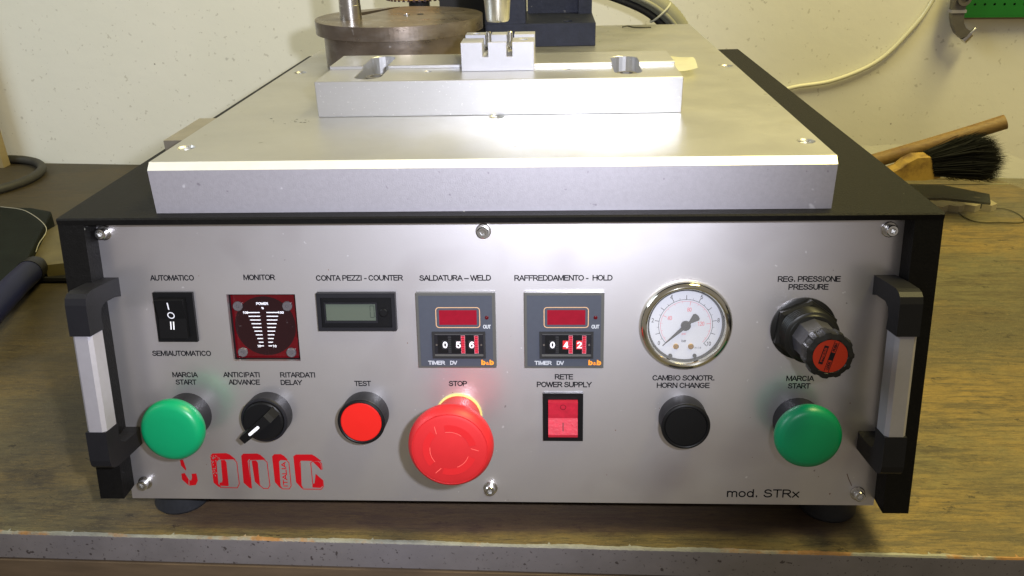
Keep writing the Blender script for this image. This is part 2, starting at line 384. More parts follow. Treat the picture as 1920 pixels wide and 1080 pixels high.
def _arc(cx, cy, rx, ry, t0, t1, n=10):
    return [(cx + rx * cos(radians(t0 + (t1 - t0) * i / n)), cy + ry * sin(radians(t0 + (t1 - t0) * i / n))) for i in range(n + 1)]
GL = {  # glyph: (advance, polylines) with cap height 1
 'A': (.92, [[(.02, 0), (.44, 1), (.48, 1), (.90, 0)], [(.19, .32), (.73, .32)]]),
 'B': (.92, [[(.10, 0), (.10, 1), (.50, 1)] + _arc(.50, .76, .26, .24, 90, -90) + [(.10, .52)], [(.50, .52)] + _arc(.54, .26, .28, .26, 90, -90) + [(.10, 0)]]),
 'C': (1.0, [_arc(.50, .5, .42, .5, 38, 322, 22)]),
 'D': (1.0, [[(.10, 0), (.10, 1), (.44, 1)] + _arc(.44, .5, .46, .5, 90, -90, 14) + [(.10, 0)]]),
 'E': (.90, [[(.80, 1), (.10, 1), (.10, 0), (.82, 0)], [(.10, .53), (.74, .53)]]),
 'F': (.84, [[(.78, 1), (.10, 1), (.10, 0)], [(.10, .52), (.68, .52)]]),
 'G': (1.08, [_arc(.53, .5, .45, .5, 42, 330, 22) + [(.94, .46), (.56, .46)]]),
 'H': (1.0, [[(.10, 0), (.10, 1)], [(.90, 0), (.90, 1)], [(.10, .53), (.90, .53)]]),
 'I': (.38, [[(.19, 0), (.19, 1)]]),
 'K': (.92, [[(.10, 0), (.10, 1)], [(.84, 1), (.10, .36)], [(.36, .58), (.88, 0)]]),
 'L': (.78, [[(.10, 1), (.10, 0), (.74, 0)]]),
 'M': (1.16, [[(.10, 0), (.10, 1), (.16, 1), (.58, .05), (1.0, 1), (1.06, 1), (1.06, 0)]]),
 'N': (1.0, [[(.10, 0), (.10, 1), (.15, 1), (.85, 0), (.90, 0), (.90, 1)]]),
 'O': (1.08, [_arc(.54, .5, .46, .5, 0, 360, 28)]),
 'P': (.92, [[(.10, 0), (.10, 1), (.52, 1)] + _arc(.52, .72, .30, .28, 90, -90) + [(.10, .44)]]),
 'R': (1.0, [[(.10, 0), (.10, 1), (.56, 1)] + _arc(.56, .74, .30, .26, 90, -90) + [(.10, .48)], [(.52, .48), (.92, 0)]]),
 'S': (.92, [_arc(.45, .745, .33, .255, 20, 190, 10) + _arc(.47, .745, .33, .22, 195, 262, 4) + _arc(.46, .27, .37, .26, 80, -80, 9) + _arc(.45, .27, .39, .27, 272, 190, 8)]),
 'T': (.84, [[(.02, 1), (.82, 1)], [(.42, 1), (.42, 0)]]),
 'U': (1.0, [[(.10, 1), (.10, .40)] + _arc(.50, .40, .40, .40, 180, 360, 14) + [(.90, 1)]]),
 'V': (.92, [[(.02, 1), (.44, 0), (.48, 0), (.90, 1)]]),
 'W': (1.30, [[(.02, 1), (.33, 0), (.36, 0), (.63, .97), (.67, .97), (.94, 0), (.97, 0), (1.28, 1)]]),
 'X': (.92, [[(.04, 0), (.88, 1)], [(.04, 1), (.88, 0)]]),
 'Y': (.92, [[(.02, 1), (.46, .44), (.90, 1)], [(.46, .44), (.46, 0)]]),
 'Z': (.86, [[(.06, 1), (.80, 1), (.04, 0), (.82, 0)]]),
 '0': (.78, [_arc(.39, .5, .30, .5, 0, 360, 24)]),
 '1': (.78, [[(.16, .78), (.42, 1), (.42, 0)]]),
 '2': (.78, [_arc(.38, .72, .30, .28, 165, -30, 12) + [(.08, 0), (.70, 0)]]),
 '4': (.78, [[(.70, .25), (.06, .25), (.52, 1), (.56, 1), (.56, 0)]]),
 '5': (.78, [[(.66, 1), (.18, 1), (.10, .52)] + _arc(.38, .33, .32, .33, 120, -155, 14)]),
 '6': (.78, [_arc(.39, .33, .31, .33, 0, 360, 20), _arc(.47, .50, .39, .50, 176, 60, 10)]),
 '8': (.78, [_arc(.39, .75, .27, .25, 0, 360, 18), _arc(.39, .26, .32, .26, 0, 360, 20)]),
 '-': (.46, [[(.06, .34), (.40, .34)]]), '\u2013': (.78, [[(0, .34), (.76, .34)]]),
 '.': (.38, [[(.19, 0), (.19, .12)]]), ',': (.38, [[(.21, .10), (.19, -.04), (.12, -.18)]]),
 '%': (1.2, [_arc(.28, .74, .2, .25, 0, 360, 14), _arc(.92, .26, .2, .25, 0, 360, 14), [(.28, 0), (.92, 1)]]),
 '&': (.95, [[(.88, 0), (.26, .70)] + _arc(.40, .80, .20, .19, 190, -40, 9) + [(.24, .46)] + _arc(.36, .25, .26, .25, 140, 300, 8) + [(.80, .42)]]),
 'm': (1.15, [[(.09, 0), (.09, .72)], [(.09, .50)] + _arc(.34, .48, .24, .24, 150, 0, 8) + [(.58, 0)], [(.58, .46)] + _arc(.82, .48, .24, .24, 160, 0, 8) + [(1.06, 0)]]),
 'o': (.78, [_arc(.39, .36, .32, .36, 0, 360, 22)]),
 'd': (.78, [_arc(.38, .36, .30, .36, 0, 360, 22), [(.69, 0), (.69, 1)]]),
 'b': (.78, [_arc(.40, .36, .30, .36, 0, 360, 22), [(.09, 0), (.09, 1)]]),
 'p': (.78, [_arc(.40, .36, .30, .36, 0, 360, 22), [(.09, .72), (.09, -.28)]]),
 'a': (.78, [_arc(.36, .36, .29, .36, 0, 360, 22), [(.67, 0), (.67, .72)]]),
 'x': (.70, [[(.04, 0), (.66, .72)], [(.04, .72), (.66, 0)]]),
 'r': (.48, [[(.09, 0), (.09, .72)], [(.09, .46)] + _arc(.34, .46, .24, .24, 160, 75, 5)]),
 's': (.70, [_arc(.34, .53, .25, .18, 25, 250, 10) + _arc(.35, .19, .27, .18, 80, -155, 10)]),
 'i': (.32, [[(.16, 0), (.16, .70)], [(.16, .88), (.16, 1)]]),
 'k': (.70, [[(.09, 0), (.09, 1)], [(.60, .72), (.09, .26)], [(.28, .42), (.64, 0)]]),
 'l': (.32, [[(.16, 0), (.16, 1)]]),
}
def ribbon(bm, pts, w, h):
    """mitred flat ribbon in panel coordinates"""
    P = [Vector(p) for p in pts]; Q = [P[0]]
    for p in P[1:]:
        if (p - Q[-1]).length > 1e-5: Q.append(p)
    closed = (Q[0] - Q[-1]).length < 1e-4 and len(Q) > 3
    if closed: Q = Q[:-1]
    n = len(Q); rows = []
    for i in range(n):
        d0 = (Q[i] - Q[i - 1]).normalized() if (i > 0 or closed) else None
        d1 = (Q[(i + 1) % n] - Q[i]).normalized() if (i < n - 1 or closed) else None
        d0 = d0 or d1; d1 = d1 or d0
        n0 = Vector((-d0.y, d0.x)); n1 = Vector((-d1.y, d1.x)); m = n0 + n1
        m = m.normalized() if m.length > 1e-3 else n1
        k = w / 2 / max(0.5, m.dot(n1))
        e = Vector((0, 0))
        if not closed and i == 0: e = -d1 * w * .45
        if not closed and i == n - 1: e = d0 * w * .45
        a = Q[i] + m * k + e; b = Q[i] - m * k + e
        rows.append((bm.verts.new((a.x, -h, a.y)), bm.verts.new((b.x, -h, b.y))))
    for i in range(n if closed else n - 1):
        A, B = rows[i], rows[(i + 1) % n]; bm.faces.new((A[0], B[0], B[1], A[1]))
def text_bm(s, a0, a1, bc, capH, h, bold=0.012, rot=0, spacing=1.0, w=None, **k):
    w = w or (0.205 + bold * 1.5)
    lines = []; x = 0.0
    for ch in s:
        if ch == ' ': x += .40 * spacing; continue
        adv, pl = GL[ch]
        for p in pl: lines.append([(x + px, py) for px, py in p])
        x += adv + .04 + .35 * (spacing - 1)
    X = [p[0] for l in lines for p in l]; Y = [p[1] for l in lines for p in l]
    x0, x1, y0, y1 = min(X), max(X), min(Y), max(Y); W_ = w * capH
    sx = (a1 - a0 - W_) / max(1e-6, x1 - x0); sy = (capH - W_ * .9) / max(1e-6, y1 - y0); ca = (a0 + a1) / 2
    bm = bmesh.new()
    for k_, l in enumerate(lines):
        pts = []
        for px, py in l:
            dx = (px - (x0 + x1) / 2) * sx; dy = (py - (y0 + y1) / 2) * sy
            if rot: dx, dy = dx * cos(rot) - dy * sin(rot), dx * sin(rot) + dy * cos(rot)
            pts.append((ca + dx, bc + dy))
        ribbon(bm, pts, W_, h + 0.006 * (k_ % 3))
    return bm
def text(s, a0, a1, bc, capH, h, m, parent, **kw):
    return obj('lettering', text_bm(s, a0, a1, bc, capH, h, **kw), m, parent)

# ------------------------------------------------------------------ wall and bench (the setting)
bm = bmesh.new()
def wall_y(x): return 804 - 0.0843 * x
vs = [bm.verts.new(p) for p in ((-2600, wall_y(-2600), -40), (2600, wall_y(2600), -40), (2600, wall_y(2600), 1900), (-2600, wall_y(-2600), 1900))]
bm.faces.new(vs)
wall = obj('wall', bm, M['wall'], kind='structure')
bm = bmesh.new()
vs = [bm.verts.new(p) for p in ((-3000, -3000, -800), (3000, -3000, -800), (3000, 1100, -800), (-3000, 1100, -800))]
bm.faces.new(vs)
obj('floor', bm, mat('grey_floor', (0.22, 0.20, 0.17), 0.6, var=0.2, vscale=4), kind='structure')

ZB = -25.0
def front_y(x): return -13.0 - 0.0185 * x
bench = thing('workbench', 'worn brown wooden workbench with a chipped grey painted front edge, under the machine', 'workbench', (0, 300, ZB))
def bobj(*a, **k): return place_child(obj(*a, **k), bench)
seams = [None, 171.5, 345.5, 539, 715, None]
for i in range(5):
    y0, y1 = seams[i], seams[i + 1]
    g = 0.06
    if y0 is None: pts = [(-1500, front_y(-1500) + 2.2), (1500, front_y(1500) + 2.2), (1500, y1 - g), (-1500, y1 - g)]
    elif y1 is None: pts = [(-1500, y0 + g), (980, y0 + g), (980, wall_y(980) - 2), (-1500, wall_y(-1500) - 2)]
    else: pts = [(-1500, y0 + g), (1500, y0 + g), (1500, y1 - g), (-1500, y1 - g)]
    z = ZB + (0.0, -0.06, 0.03, -0.04, 0)[i]
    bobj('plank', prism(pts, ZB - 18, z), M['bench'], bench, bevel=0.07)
# front edge band: painted face, with a ragged pale top edge worn through the paint
N_ = 1400; bm = bmesh.new(); rows = []
w = 0.0
for i in range(N_ + 1):
    x = -700 + 1400 * i / N_; fy = front_y(x)
    w = 0.93 * w + random.gauss(0, 0.2)
    chip = max(-0.6, w) if random.random() > 0.02 else 2.5
    back = fy + 2.4 + chip * 0.9
    fz = min(0, random.gauss(-0.15, 0.18)) - (1.2 if w > 1.6 else 0)
    rows.append([bm.verts.new(p) for p in ((x, back, ZB + 0.22), (x, fy + 0.7, ZB + 0.30), (x, fy + 0.05, ZB - 0.7 + fz), (x, fy, ZB - 1.6 + fz * 1.3), (x, fy, ZB - 21.5))])
for A, B in zip(rows, rows[1:]):
    for k in range(4):
        f = bm.faces.new((A[k], B[k], B[k + 1], A[k + 1])); f.material_index = 0 if k < 2 else 1
bobj('edge_band', bm, [M['edgechip'], M['edging']], bench)
bobj('apron_board', prism([(-1500, front_y(-1500) - 1.0), (1500, front_y(1500) - 1.0), (1500, 0), (-1500, 30)], ZB - 160, ZB - 23.2), M['apron'], bench)
bobj('groove_strip', prism([(-1500, front_y(-1500) + 2.0), (1500, front_y(1500) + 2.0), (1500, 0), (-1500, 30)], ZB - 23.2, ZB - 18.05), M['matblack'], bench)

# ------------------------------------------------------------------ the machine
mach = thing('welding_machine', 'ultrasonic welding machine in a black case with a silver control panel', 'machine', (0, 0, 0))
def mp(name, bm, m, **k): return obj(name, bm, m, mach, **k)                    # part in scene coordinates
def pp(name, bm, m, parent=None, **k):                                           # part in panel coordinates
    o = obj(name, bm, m, parent or mach, **k)
    if parent is None or parent is mach: o.rotation_euler = (-TAU, 0, 0)
    return o
def PW(a, b, h=0): return (a, sin(TAU) * b - cos(TAU) * h, cos(TAU) * b + sin(TAU) * h)

ZL = 189.35
# lid with folded front lip and back
bm = bmesh.new(); prof = [(21.0, ZL - 4.2), (20.6, ZL - 0.9), (21.6, ZL), (579, ZL), (579, ZL - 4), (577, ZL - 4), (577, ZL - 2), (24, ZL - 2), (23, ZL - 4.2)]
prism(prof, -253.9, 256.5, bm, 'yz')
mp('case_lid', bm, M['lid'], bevel=0.5)
for sx, bb in ((-1, 7.6), (1, 2.8)):
    f = [PW(0, 188.4, 14), PW(0, bb, 14)]
    pts = [(f[0][1] + .6, min(f[0][2], ZL - 2.05)), (f[1][1], f[1][2]), (f[1][1] + 8, f[1][2] - 0.4), (576.8, f[1][2]), (576.8, ZL - 2.05)]
    xo = 1.3 + sx * 255.2; xi = xo - sx * 15.6
    mp('side_cheek', prism(pts, min(xo, xi), max(xo, xi), None, 'yz'), M['lid'], bevel=2.2)
f0 = PW(0, 1.2, -10.4); f1 = PW(0, 186.8, -10.4)
chas = mp('chassis', prism([(f1[1], ZL - 2.2), (f0[1], f0[2]), (570, 2), (570, ZL - 2.2)], -239.2, 240.8, None, 'yz'), M['matblack'])
for x, y in ((-223.5, 31), (223.5, 30), (-223.5, 540), (223.5, 540)):
    mp('rubber_foot', lt([(18, ZB), (19.2, ZB + 2), (17.5, ZB + 14), (17, 3)], (x, y, 0), n=36), M['rubber'], smooth=True)

# front panel with the monitor opening
panel = pp('front_panel', pbx(-240.9, 240.9, 0.2, 186.2, -3, 0), M['panel'], label='satin aluminium control panel, leaning back')
cut(panel, pbx(-162.7, -119.9, 96.7, 140.0, -9, 5))
me_panel = panel

LT = [('AUTOMATICO', -209.3, -181.6, 150.6, 2.9), ('MONITOR', -151.0, -131.2, 150.75, 2.9), ('CONTA PEZZI - COUNTER', -106.2, -52.6, 150.2, 2.9),
      ('SALDATURA \u2013 WELD', -42.9, 0.8, 150.0, 2.9), ('RAFFREDDAMENTO -  HOLD', 14.6, 73.6, 149.8, 2.9), ('REG. PRESSIONE', 170.8, 207.7, 148.65, 2.9),
      ('PRESSURE', 177.4, 201.0, 143.8, 2.9), ('SEMIAUTOMATICO', -214.4, -176.4, 101.7, 2.9), ('MARCIA', -203.2, -186.6, 87.4, 2.9), ('START', -201.7, -187.9, 82.4, 2.9),
      ('ANTICIPATI', -170.4, -146.8, 87.5, 2.9), ('ADVANCE', -167.5, -147.0, 82.5, 2.9), ('RITARDATI', -133.9, -111.4, 87.45, 2.9), ('DELAY', -134.0, -120.0, 82.4, 2.9),
      ('TEST', -87.1, -76.2, 81.85, 2.9), ('STOP', -27.4, -15.7, 82.0, 2.9), ('RETE', 38.8, 50.4, 86.65, 2.9), ('POWER SUPPLY', 27.6, 61.9, 81.55, 3.0),
      ('CAMBIO SONOTR.', 98.9, 136.9, 86.15, 2.9), ('HORN CHANGE', 101.7, 134.3, 81.25, 2.9), ('MARCIA', 180.2, 197.2, 86.0, 2.9), ('START', 181.5, 195.3, 81.15, 2.9)]
for s, a0, a1, bc, hh in LT:
    text(s, a0 + .1, a1 - .1, bc, hh * 1.2, 0.06, M['ink'], panel, w=0.185)
text('mod. STRx', 148.5, 194.0, 8.0, 5.7, 0.06, M['ink'], panel, w=0.15, spacing=1.15)

# red worn logo lettering
LG = {'O1': [(-184.9, 31.3), (-183.3, 33.0), (-174.2, 33.3), (-172.0, 32.4), (-168.2, 28.8), (-179.7, 29.0), (-181.2, 27.8), (-181.7, 11.2), (-180.1, 9.0), (-181.9, 9.1), (-184.8, 12.0)],
 'O2': [(-178.2, 28.3), (-175.6, 28.5), (-174.7, 26.9), (-174.9, 10.2), (-175.5, 9.6), (-180.9, 9.9), (-180.9, 12.0), (-179.1, 12.4), (-178.6, 14.3)],
 'N1': [(-164.4, 31.5), (-162.9, 33.0), (-153.8, 33.2), (-151.8, 32.3), (-148.7, 29.1), (-159.5, 29.0), (-160.5, 27.7), (-159.8, 8.2), (-161.2, 8.4), (-164.8, 12.2)],
 'N2': [(-157.9, 28.1), (-155.0, 28.3), (-153.9, 26.7), (-154.0, 9.6), (-157.2, 13.0)],
 'I1': [(-144.1, 31.2), (-142.5, 32.8), (-138.2, 32.9), (-136.3, 31.7), (-133.9, 28.9), (-138.9, 29.0), (-140.3, 27.7), (-140.6, 10.1), (-139.5, 8.0), (-141.1, 9.0), (-143.9, 12.8)],
 'C1': [(-130.1, 31.4), (-128.3, 32.7), (-117.8, 32.8), (-115.9, 31.6), (-111.8, 28.1), (-125.3, 28.3), (-126.3, 26.9), (-126.6, 10.6), (-125.5, 8.0), (-126.7, 8.7), (-129.9, 12.9)],
 'C2': [(-117.6, 27.6), (-114.1, 27.9), (-112.6, 26.3), (-112.4, 22.4), (-113.3, 22.6)],
 'C3': [(-116.3, 18.3), (-112.3, 14.2), (-112.3, 10.4), (-114.1, 8.9), (-119.3, 9.2), (-119.1, 11.9), (-117.7, 12.2)],
 'S1': [(-205.4, 28.1), (-203.3, 28.4), (-202.0, 21.7), (-202.5, 20.6), (-205.2, 24.3)],
 'S2': [(-205.7, 18.3), (-203.4, 18.8), (-202.8, 17.5), (-201.3, 14.5), (-201.8, 9.9), (-205.7, 14.1)],
 'S3': [(-200.8, 14.0), (-199.8, 13.4), (-198.9, 15.3), (-198.8, 18.3), (-195.6, 18.6), (-195.2, 13.4), (-197.0, 10.2), (-201.3, 9.7)]}
LN = {'o3': [(-180.9, 27.6), (-179.7, 28.9), (-169.6, 29.1), (-167.8, 26.9), (-167.7, 11.4), (-169.3, 8.4), (-180.5, 8.6), (-181.7, 10.9)],
 'n3': [(-159.8, 8.2), (-159.7, 27.0), (-158.8, 28.7), (-149.7, 29.0), (-147.8, 27.1), (-147.4, 10.4), (-148.9, 8.1), (-152.0, 8.2), (-154.1, 10.4)],
 'i3': [(-140.1, 27.7), (-138.8, 28.9), (-134.8, 28.7), (-133.4, 26.8), (-133.3, 10.2), (-134.8, 8.0), (-139.4, 8.0), (-140.6, 10.1), (-140.1, 27.7)],
 'c4': [(-118.9, 11.9), (-119.1, 26.8), (-117.9, 27.9), (-113.7, 28.4), (-112.0, 26.4), (-111.9, 22.4), (-113.1, 22.3)],
 'c5': [(-125.9, 26.9), (-126.6, 10.6), (-125.5, 8.0), (-113.6, 7.9), (-112.0, 10.0), (-112.0, 14.2), (-116.3, 18.6), (-117.5, 11.9)]}
def flat(pts, h, bm):
    bm.faces.new([bm.verts.new((a, -h, b)) for a, b in pts])
def strip(pts, w, h, bm):
    ribbon(bm, pts, w, h)
for grp in (('S1', 'S2', 'S3'), ('O1', 'O2', 'o3'), ('N1', 'N2', 'n3'), ('I1', 'i3'), ('C1', 'C2', 'C3', 'c4', 'c5')):
    bm = bmesh.new()
    for g in grp:
        if g in LG: flat(LG[g], 0.06, bm)
        else: strip(LN[g], 0.52, 0.075, bm)
    obj('logo_letter', bm, M['redink'], panel)
obj('lettering', text_bm('ITALIA', -145.8, -128.2, 18.6, 3.1, 0.07, w=0.21, rot=pi / 2), M['redink'], panel)
# chips scraped out of the O
bm = bmesh.new()
for i in range(46):
    a = random.uniform(-184.9, -181.6); b = random.uniform(17, 32.0)
    if i > 36: a = random.uniform(-183, -178.8); b = random.uniform(29.4, 31.5)
    r = random.uniform(0.12, 0.5)
    flat([(a + r * cos(t) * random.uniform(.5, 1), b + r * 1.3 * sin(t) * random.uniform(.5, 1)) for t in [k * pi / 3 for k in range(6)]], 0.09, bm)
obj('paint_chips', bm, M['panel'], panel, kind='stuff')
# dirt specks and scratches on the panel
bm = bmesh.new()
for a, b, r in ((-178.5, 151.8, .35), (-98, 155.2, .45), (-208, 139, .4), (-52, 108.6, .45), (104, 66, .4), (77, 51, .5), (137, 104, .35), (220, 70, .5), (160, 60, .35), (-25, 76, .4), (213, 8, .7), (205, 20, .4), (-188, 25, .35), (72, 20, .4), (163, 33, .35)):
    flat([(a + r * cos(t) * random.uniform(.6, 1), b + r * sin(t) * random.uniform(.6, 1)) for t in [k * pi / 4 for k in range(8)]], 0.05, bm)
strip([(222.5, 22), (223.6, 19), (226, 14)], 0.5, 0.05, bm)
obj('dirt_specks', bm, mat('dirt', (0.16, 0.10, 0.07), 0.7), panel, kind='stuff')

# socket screws of the panel
def socket_screw(a, b, lean=0):
    head = [(0.01, 3.2), (1.75, 3.2), (1.75, 5.6), (2.9, 5.6), (3.35, 5.1), (3.35, 1.3)]
    bm = lt([(3.35, 1.2), (3.35, 5.1), (2.9, 5.6), (1.8, 5.6)], axis='h', n=28, cap=False)
    lathe(bm, [(1.8, 5.6), (1.7, 3.0)], axis='h', n=6, cap=False)
    bm2 = bmesh.new(); 
    flat([(1.75 * cos(k * pi / 3), 1.75 * sin(k * pi / 3)) for k in range(6)], 3.1, bm)
    s = pp('socket_screw', bm, M['bright'], smooth=True)
    w = obj('washer', lt([(4.6, 0.02), (4.6, .9), (4.2, 1.2), (1, 1.2)], axis='h', n=30), M['steel'], s, smooth=True)
    s.location = Vector(PW(a, b)) * K
    return s
s0 = socket_screw(-233.8, 179.0)
for a, b in ((-3.2, 178.6), (232.5, 178.2), (-230.5, 11.8), (-2.6, 10.3), (230.0, 8.8)):
    c = s0.copy(); COL.objects.link(c); c.location = Vector(PW(a, b)) * K
    for ch in s0.children:
        d = ch.copy(); COL.objects.link(d); d.parent = c

# lift handles
def handle(a, inner):
    h = pp('handle', bmesh.new(), M['alu'])
    hw = 5.9
    bm = bmesh.new()
    pts = [(a - hw, 25.4), (a - hw + 0, 36.0), (a - hw + 2.0, 38.0), (a + hw - 2.0, 38.0), (a + hw, 36.0), (a + hw, 25.4), (a + hw - 1, 24.4), (a - hw + 1, 24.4)]
    A = [bm.verts.new((x, -hh, 63.0)) for x, hh in pts]; B = [bm.verts.new((x, -hh, 125.5)) for x, hh in pts]
    bm.faces.new(A); bm.faces.new(B[::-1])
    for i in range(8): bm.faces.new((A[i], A[(i + 1) % 8], B[(i + 1) % 8], B[i]))
    bm.to_mesh(h.data); bm.free(); h.data.transform(Matrix.Scale(K, 4))
    for b0, sg in ((151.0, -1), (39.5, 1)):
        # L-shaped end cap in the (h, b) plane, with a rounded inner corner
        pr = [(0.0, b0), (18.0, b0 - sg * 0.3), (31.0, b0), (35.0, b0 + sg * 1.0), (37.6, b0 + sg * 3.2), (38.6, b0 + sg * 7.0), (38.6, b0 + sg * 25.6), (24.0, b0 + sg * 25.6), (25.0, b0 + sg * 18), (23.4, b0 + sg * 13.0), (19.0, b0 + sg * 10.6), (6.0, b0 + sg * 10.6), (0.0, b0 + sg * 12.0)]
        bm = bmesh.new()
        A = [bm.verts.new((a - hw - .3, -hh, b)) for hh, b in pr]; B = [bm.verts.new((a + hw + .3, -hh, b)) for hh, b in pr]
        bm.faces.new(A); bm.faces.new(B[::-1]); n = len(pr)
        for i in range(n): bm.faces.new((A[i], A[(i + 1) % n], B[(i + 1) % n], B[i]))
        obj('end_cap', bm, M['greyblack'], h, bevel=1.3)
    return h
handle(-235.2, 1); handle(232.9, -1)

# mode rocker switch
sw = pp('mode_rocker_switch', pbx(-208.0, -183.1, 110.0, 141.8, 0, 2.2), M['black'], bevel=0.6, label='black rocker switch marked I O II')
bm = bmesh.new(); pr = [(1.0, 138.8), (8.2, 138.4), (5.2, 126.0), (6.6, 113.6), (1.0, 113.2)]
A = [bm.verts.new((-204.6, -h, b)) for h, b in pr]; B = [bm.verts.new((-187.2, -h, b)) for h, b in pr]
bm.faces.new(A); bm.faces.new(B[::-1])
for i in range(5): bm.faces.new((A[i], A[(i + 1) % 5], B[(i + 1) % 5], B[i]))
rk = obj('rocker', bm, M['black'], sw, bevel=0.5)
def on_rocker(b):  # front surface height of the rocker at b
    return 5.2 + (b - 126) / 12.4 * 3.0 if b > 126 else 5.2 + (126 - b) / 12.4 * 1.4
def tilt(bm, dh=0.12):
    for v in bm.verts: v.co.y = -(on_rocker(v.co.z) + dh)
    return bm
bm = bmesh.new(); strip([(-196.6, 136.6), (-196.6, 132.6)], 0.75, 0, bm); obj('rocker_mark', tilt(bm), M['white'], sw)
bm = bmesh.new(); n = 24
for i in range(n):
    t, u = 2 * pi * i / n, 2 * pi * (i + 1) / n
    flat([(-196.2 + 2.25 * cos(t), 128.3 + 2.25 * sin(t)), (-196.2 + 2.25 * cos(u), 128.3 + 2.25 * sin(u)), (-196.2 + 1.65 * cos(u), 128.3 + 1.65 * sin(u)), (-196.2 + 1.65 * cos(t), 128.3 + 1.65 * sin(t))], 0, bm)
obj('rocker_mark', tilt(bm), M['white'], sw)
bm = bmesh.new()
for dx in (-0.9, 0.9): strip([(-196.2 + dx, 123.9), (-196.2 + dx, 119.6)], 0.75, 0, bm)
obj('rocker_mark', tilt(bm), M['white'], sw)

# power monitor behind the opening
mon = pp('power_monitor', pbx(-164, -118, 95.4, 141.3, -8.2, -6.2), M['redglass'], label='dark red power display set back in its opening')
D = -6.1
obj('display_disc', lt([(19.3, D - .05), (19.3, D + .0)], (-142.4, 0, 117.8), axis='h', n=48), M['darkdisc'], mon)
bm = bmesh.new()
for (p0, p1) in (((-162.7, -162.4), (96.7, 140.0)), ((-120.2, -119.9), (96.7, 140.0)), ((-162.7, -119.9), (139.7, 140.0)), ((-162.7, -119.9), (96.7, 97.0))):
    pass
for a0, a1, b0, b1 in ((-164.2, -162.75, 95.3, 141.4), (-119.85, -118.4, 95.3, 141.4), (-162.75, -119.85, 140.05, 141.4), (-162.75, -119.85, 95.3, 96.65)):
    pbox(bm, a0, a1, b0, b1, -6.15, -3.05)
obj('opening_liner', bm, M['greyblack'], mon)
for a, b in ((-158.5, 130.9), (-127.2, 130.9), (-158.3, 100.6), (-127.2, 100.4)):
    s = obj('cap_screw', lt([(3.1, D), (3.1, D + 1.1), (2.7, D + 1.5), (1.1, D + 1.5), (0.9, D + .9), (0.05, D + .9)], (a, 0, b), axis='h', n=24), M['screwgrey'], mon, smooth=True)
bm = bmesh.new()
for i in range(10):
    b = 126.6 - i * 2.44; wl = 7.4 - i * 0.62; gap = 1.75 + 0.07 * (9 - i)
    for s in (-1, 1):
        x0 = -143.1 + s * gap; x1 = x0 + s * wl
        strip([(x0, b), (x1, b)], 0.62, D + .12, bm)
obj('bar_graph', bm, M['white'], mon)
for s, a0, a1, b, hh in (('POWER', -146.9, -139.3, 132.4, 1.7), ('%', -143.9, -142.3, 129.5, 1.4), ('100', -155.9, -152.4, 126.6, 1.6), ('100', -133.6, -129.9, 126.6, 1.6), ('10', -148.7, -146.6, 104.5, 1.6), ('10', -138.9, -136.5, 104.5, 1.6)):
    text(s, a0, a1, b, hh, D + .12, M['white'], mon, bold=0.02)

# piece counter
ct = pp('piece_counter', pbx(-105.8, -57.6, 117.7, 141.6, 0, 4.2), M['greyblack'], bevel=0.35, label='black piece counter with a grey lcd window')
cut(ct, pbx(-103.4, -60.0, 119.9, 138.8, 2.0, 9))
obj('inner_face', pbx(-103.3, -60.1, 120.0, 138.7, 1.9, 2.5), M['black'], ct)
bm = bmesh.new()
for a0, a1, b0, b1 in ((-101.6, -68.9, 134.6, 135.6), (-101.6, -68.9, 122.6, 124.0), (-101.6, -100.6, 124.0, 134.6), (-69.9, -68.9, 124.0, 134.6)): pbox(bm, a0, a1, b0, b1, 2.5, 3.5)
obj('lcd_frame', bm, M['greyblack'], ct)
obj('lcd_window', pbx(-100.6, -69.9, 124.0, 134.6, 2.5, 2.75), M['lcd'], ct)
bm = bmesh.new()
for p in ([(-73.2, 133.3), (-71.2, 133.3)], [(-73.2, 126.0), (-71.2, 126.0)], [(-73.4, 133), (-73.4, 130)], [(-73.4, 129.3), (-73.4, 126.4)], [(-71.0, 133), (-71.0, 130)], [(-71.0, 129.3), (-71.0, 126.4)]): strip(p, 0.5, 2.8, bm)
obj('lcd_digit', bm, M['lcdseg'], ct)
obj('reset_button', lt([(3.1, 2.5), (3.1, 2.9), (2.5, 2.9), (2.5, 3.9), (2.1, 4.2), (0.1, 4.2)], (-65.0, 0, 129.2), axis='h', n=24), M['black'], ct, smooth=True)

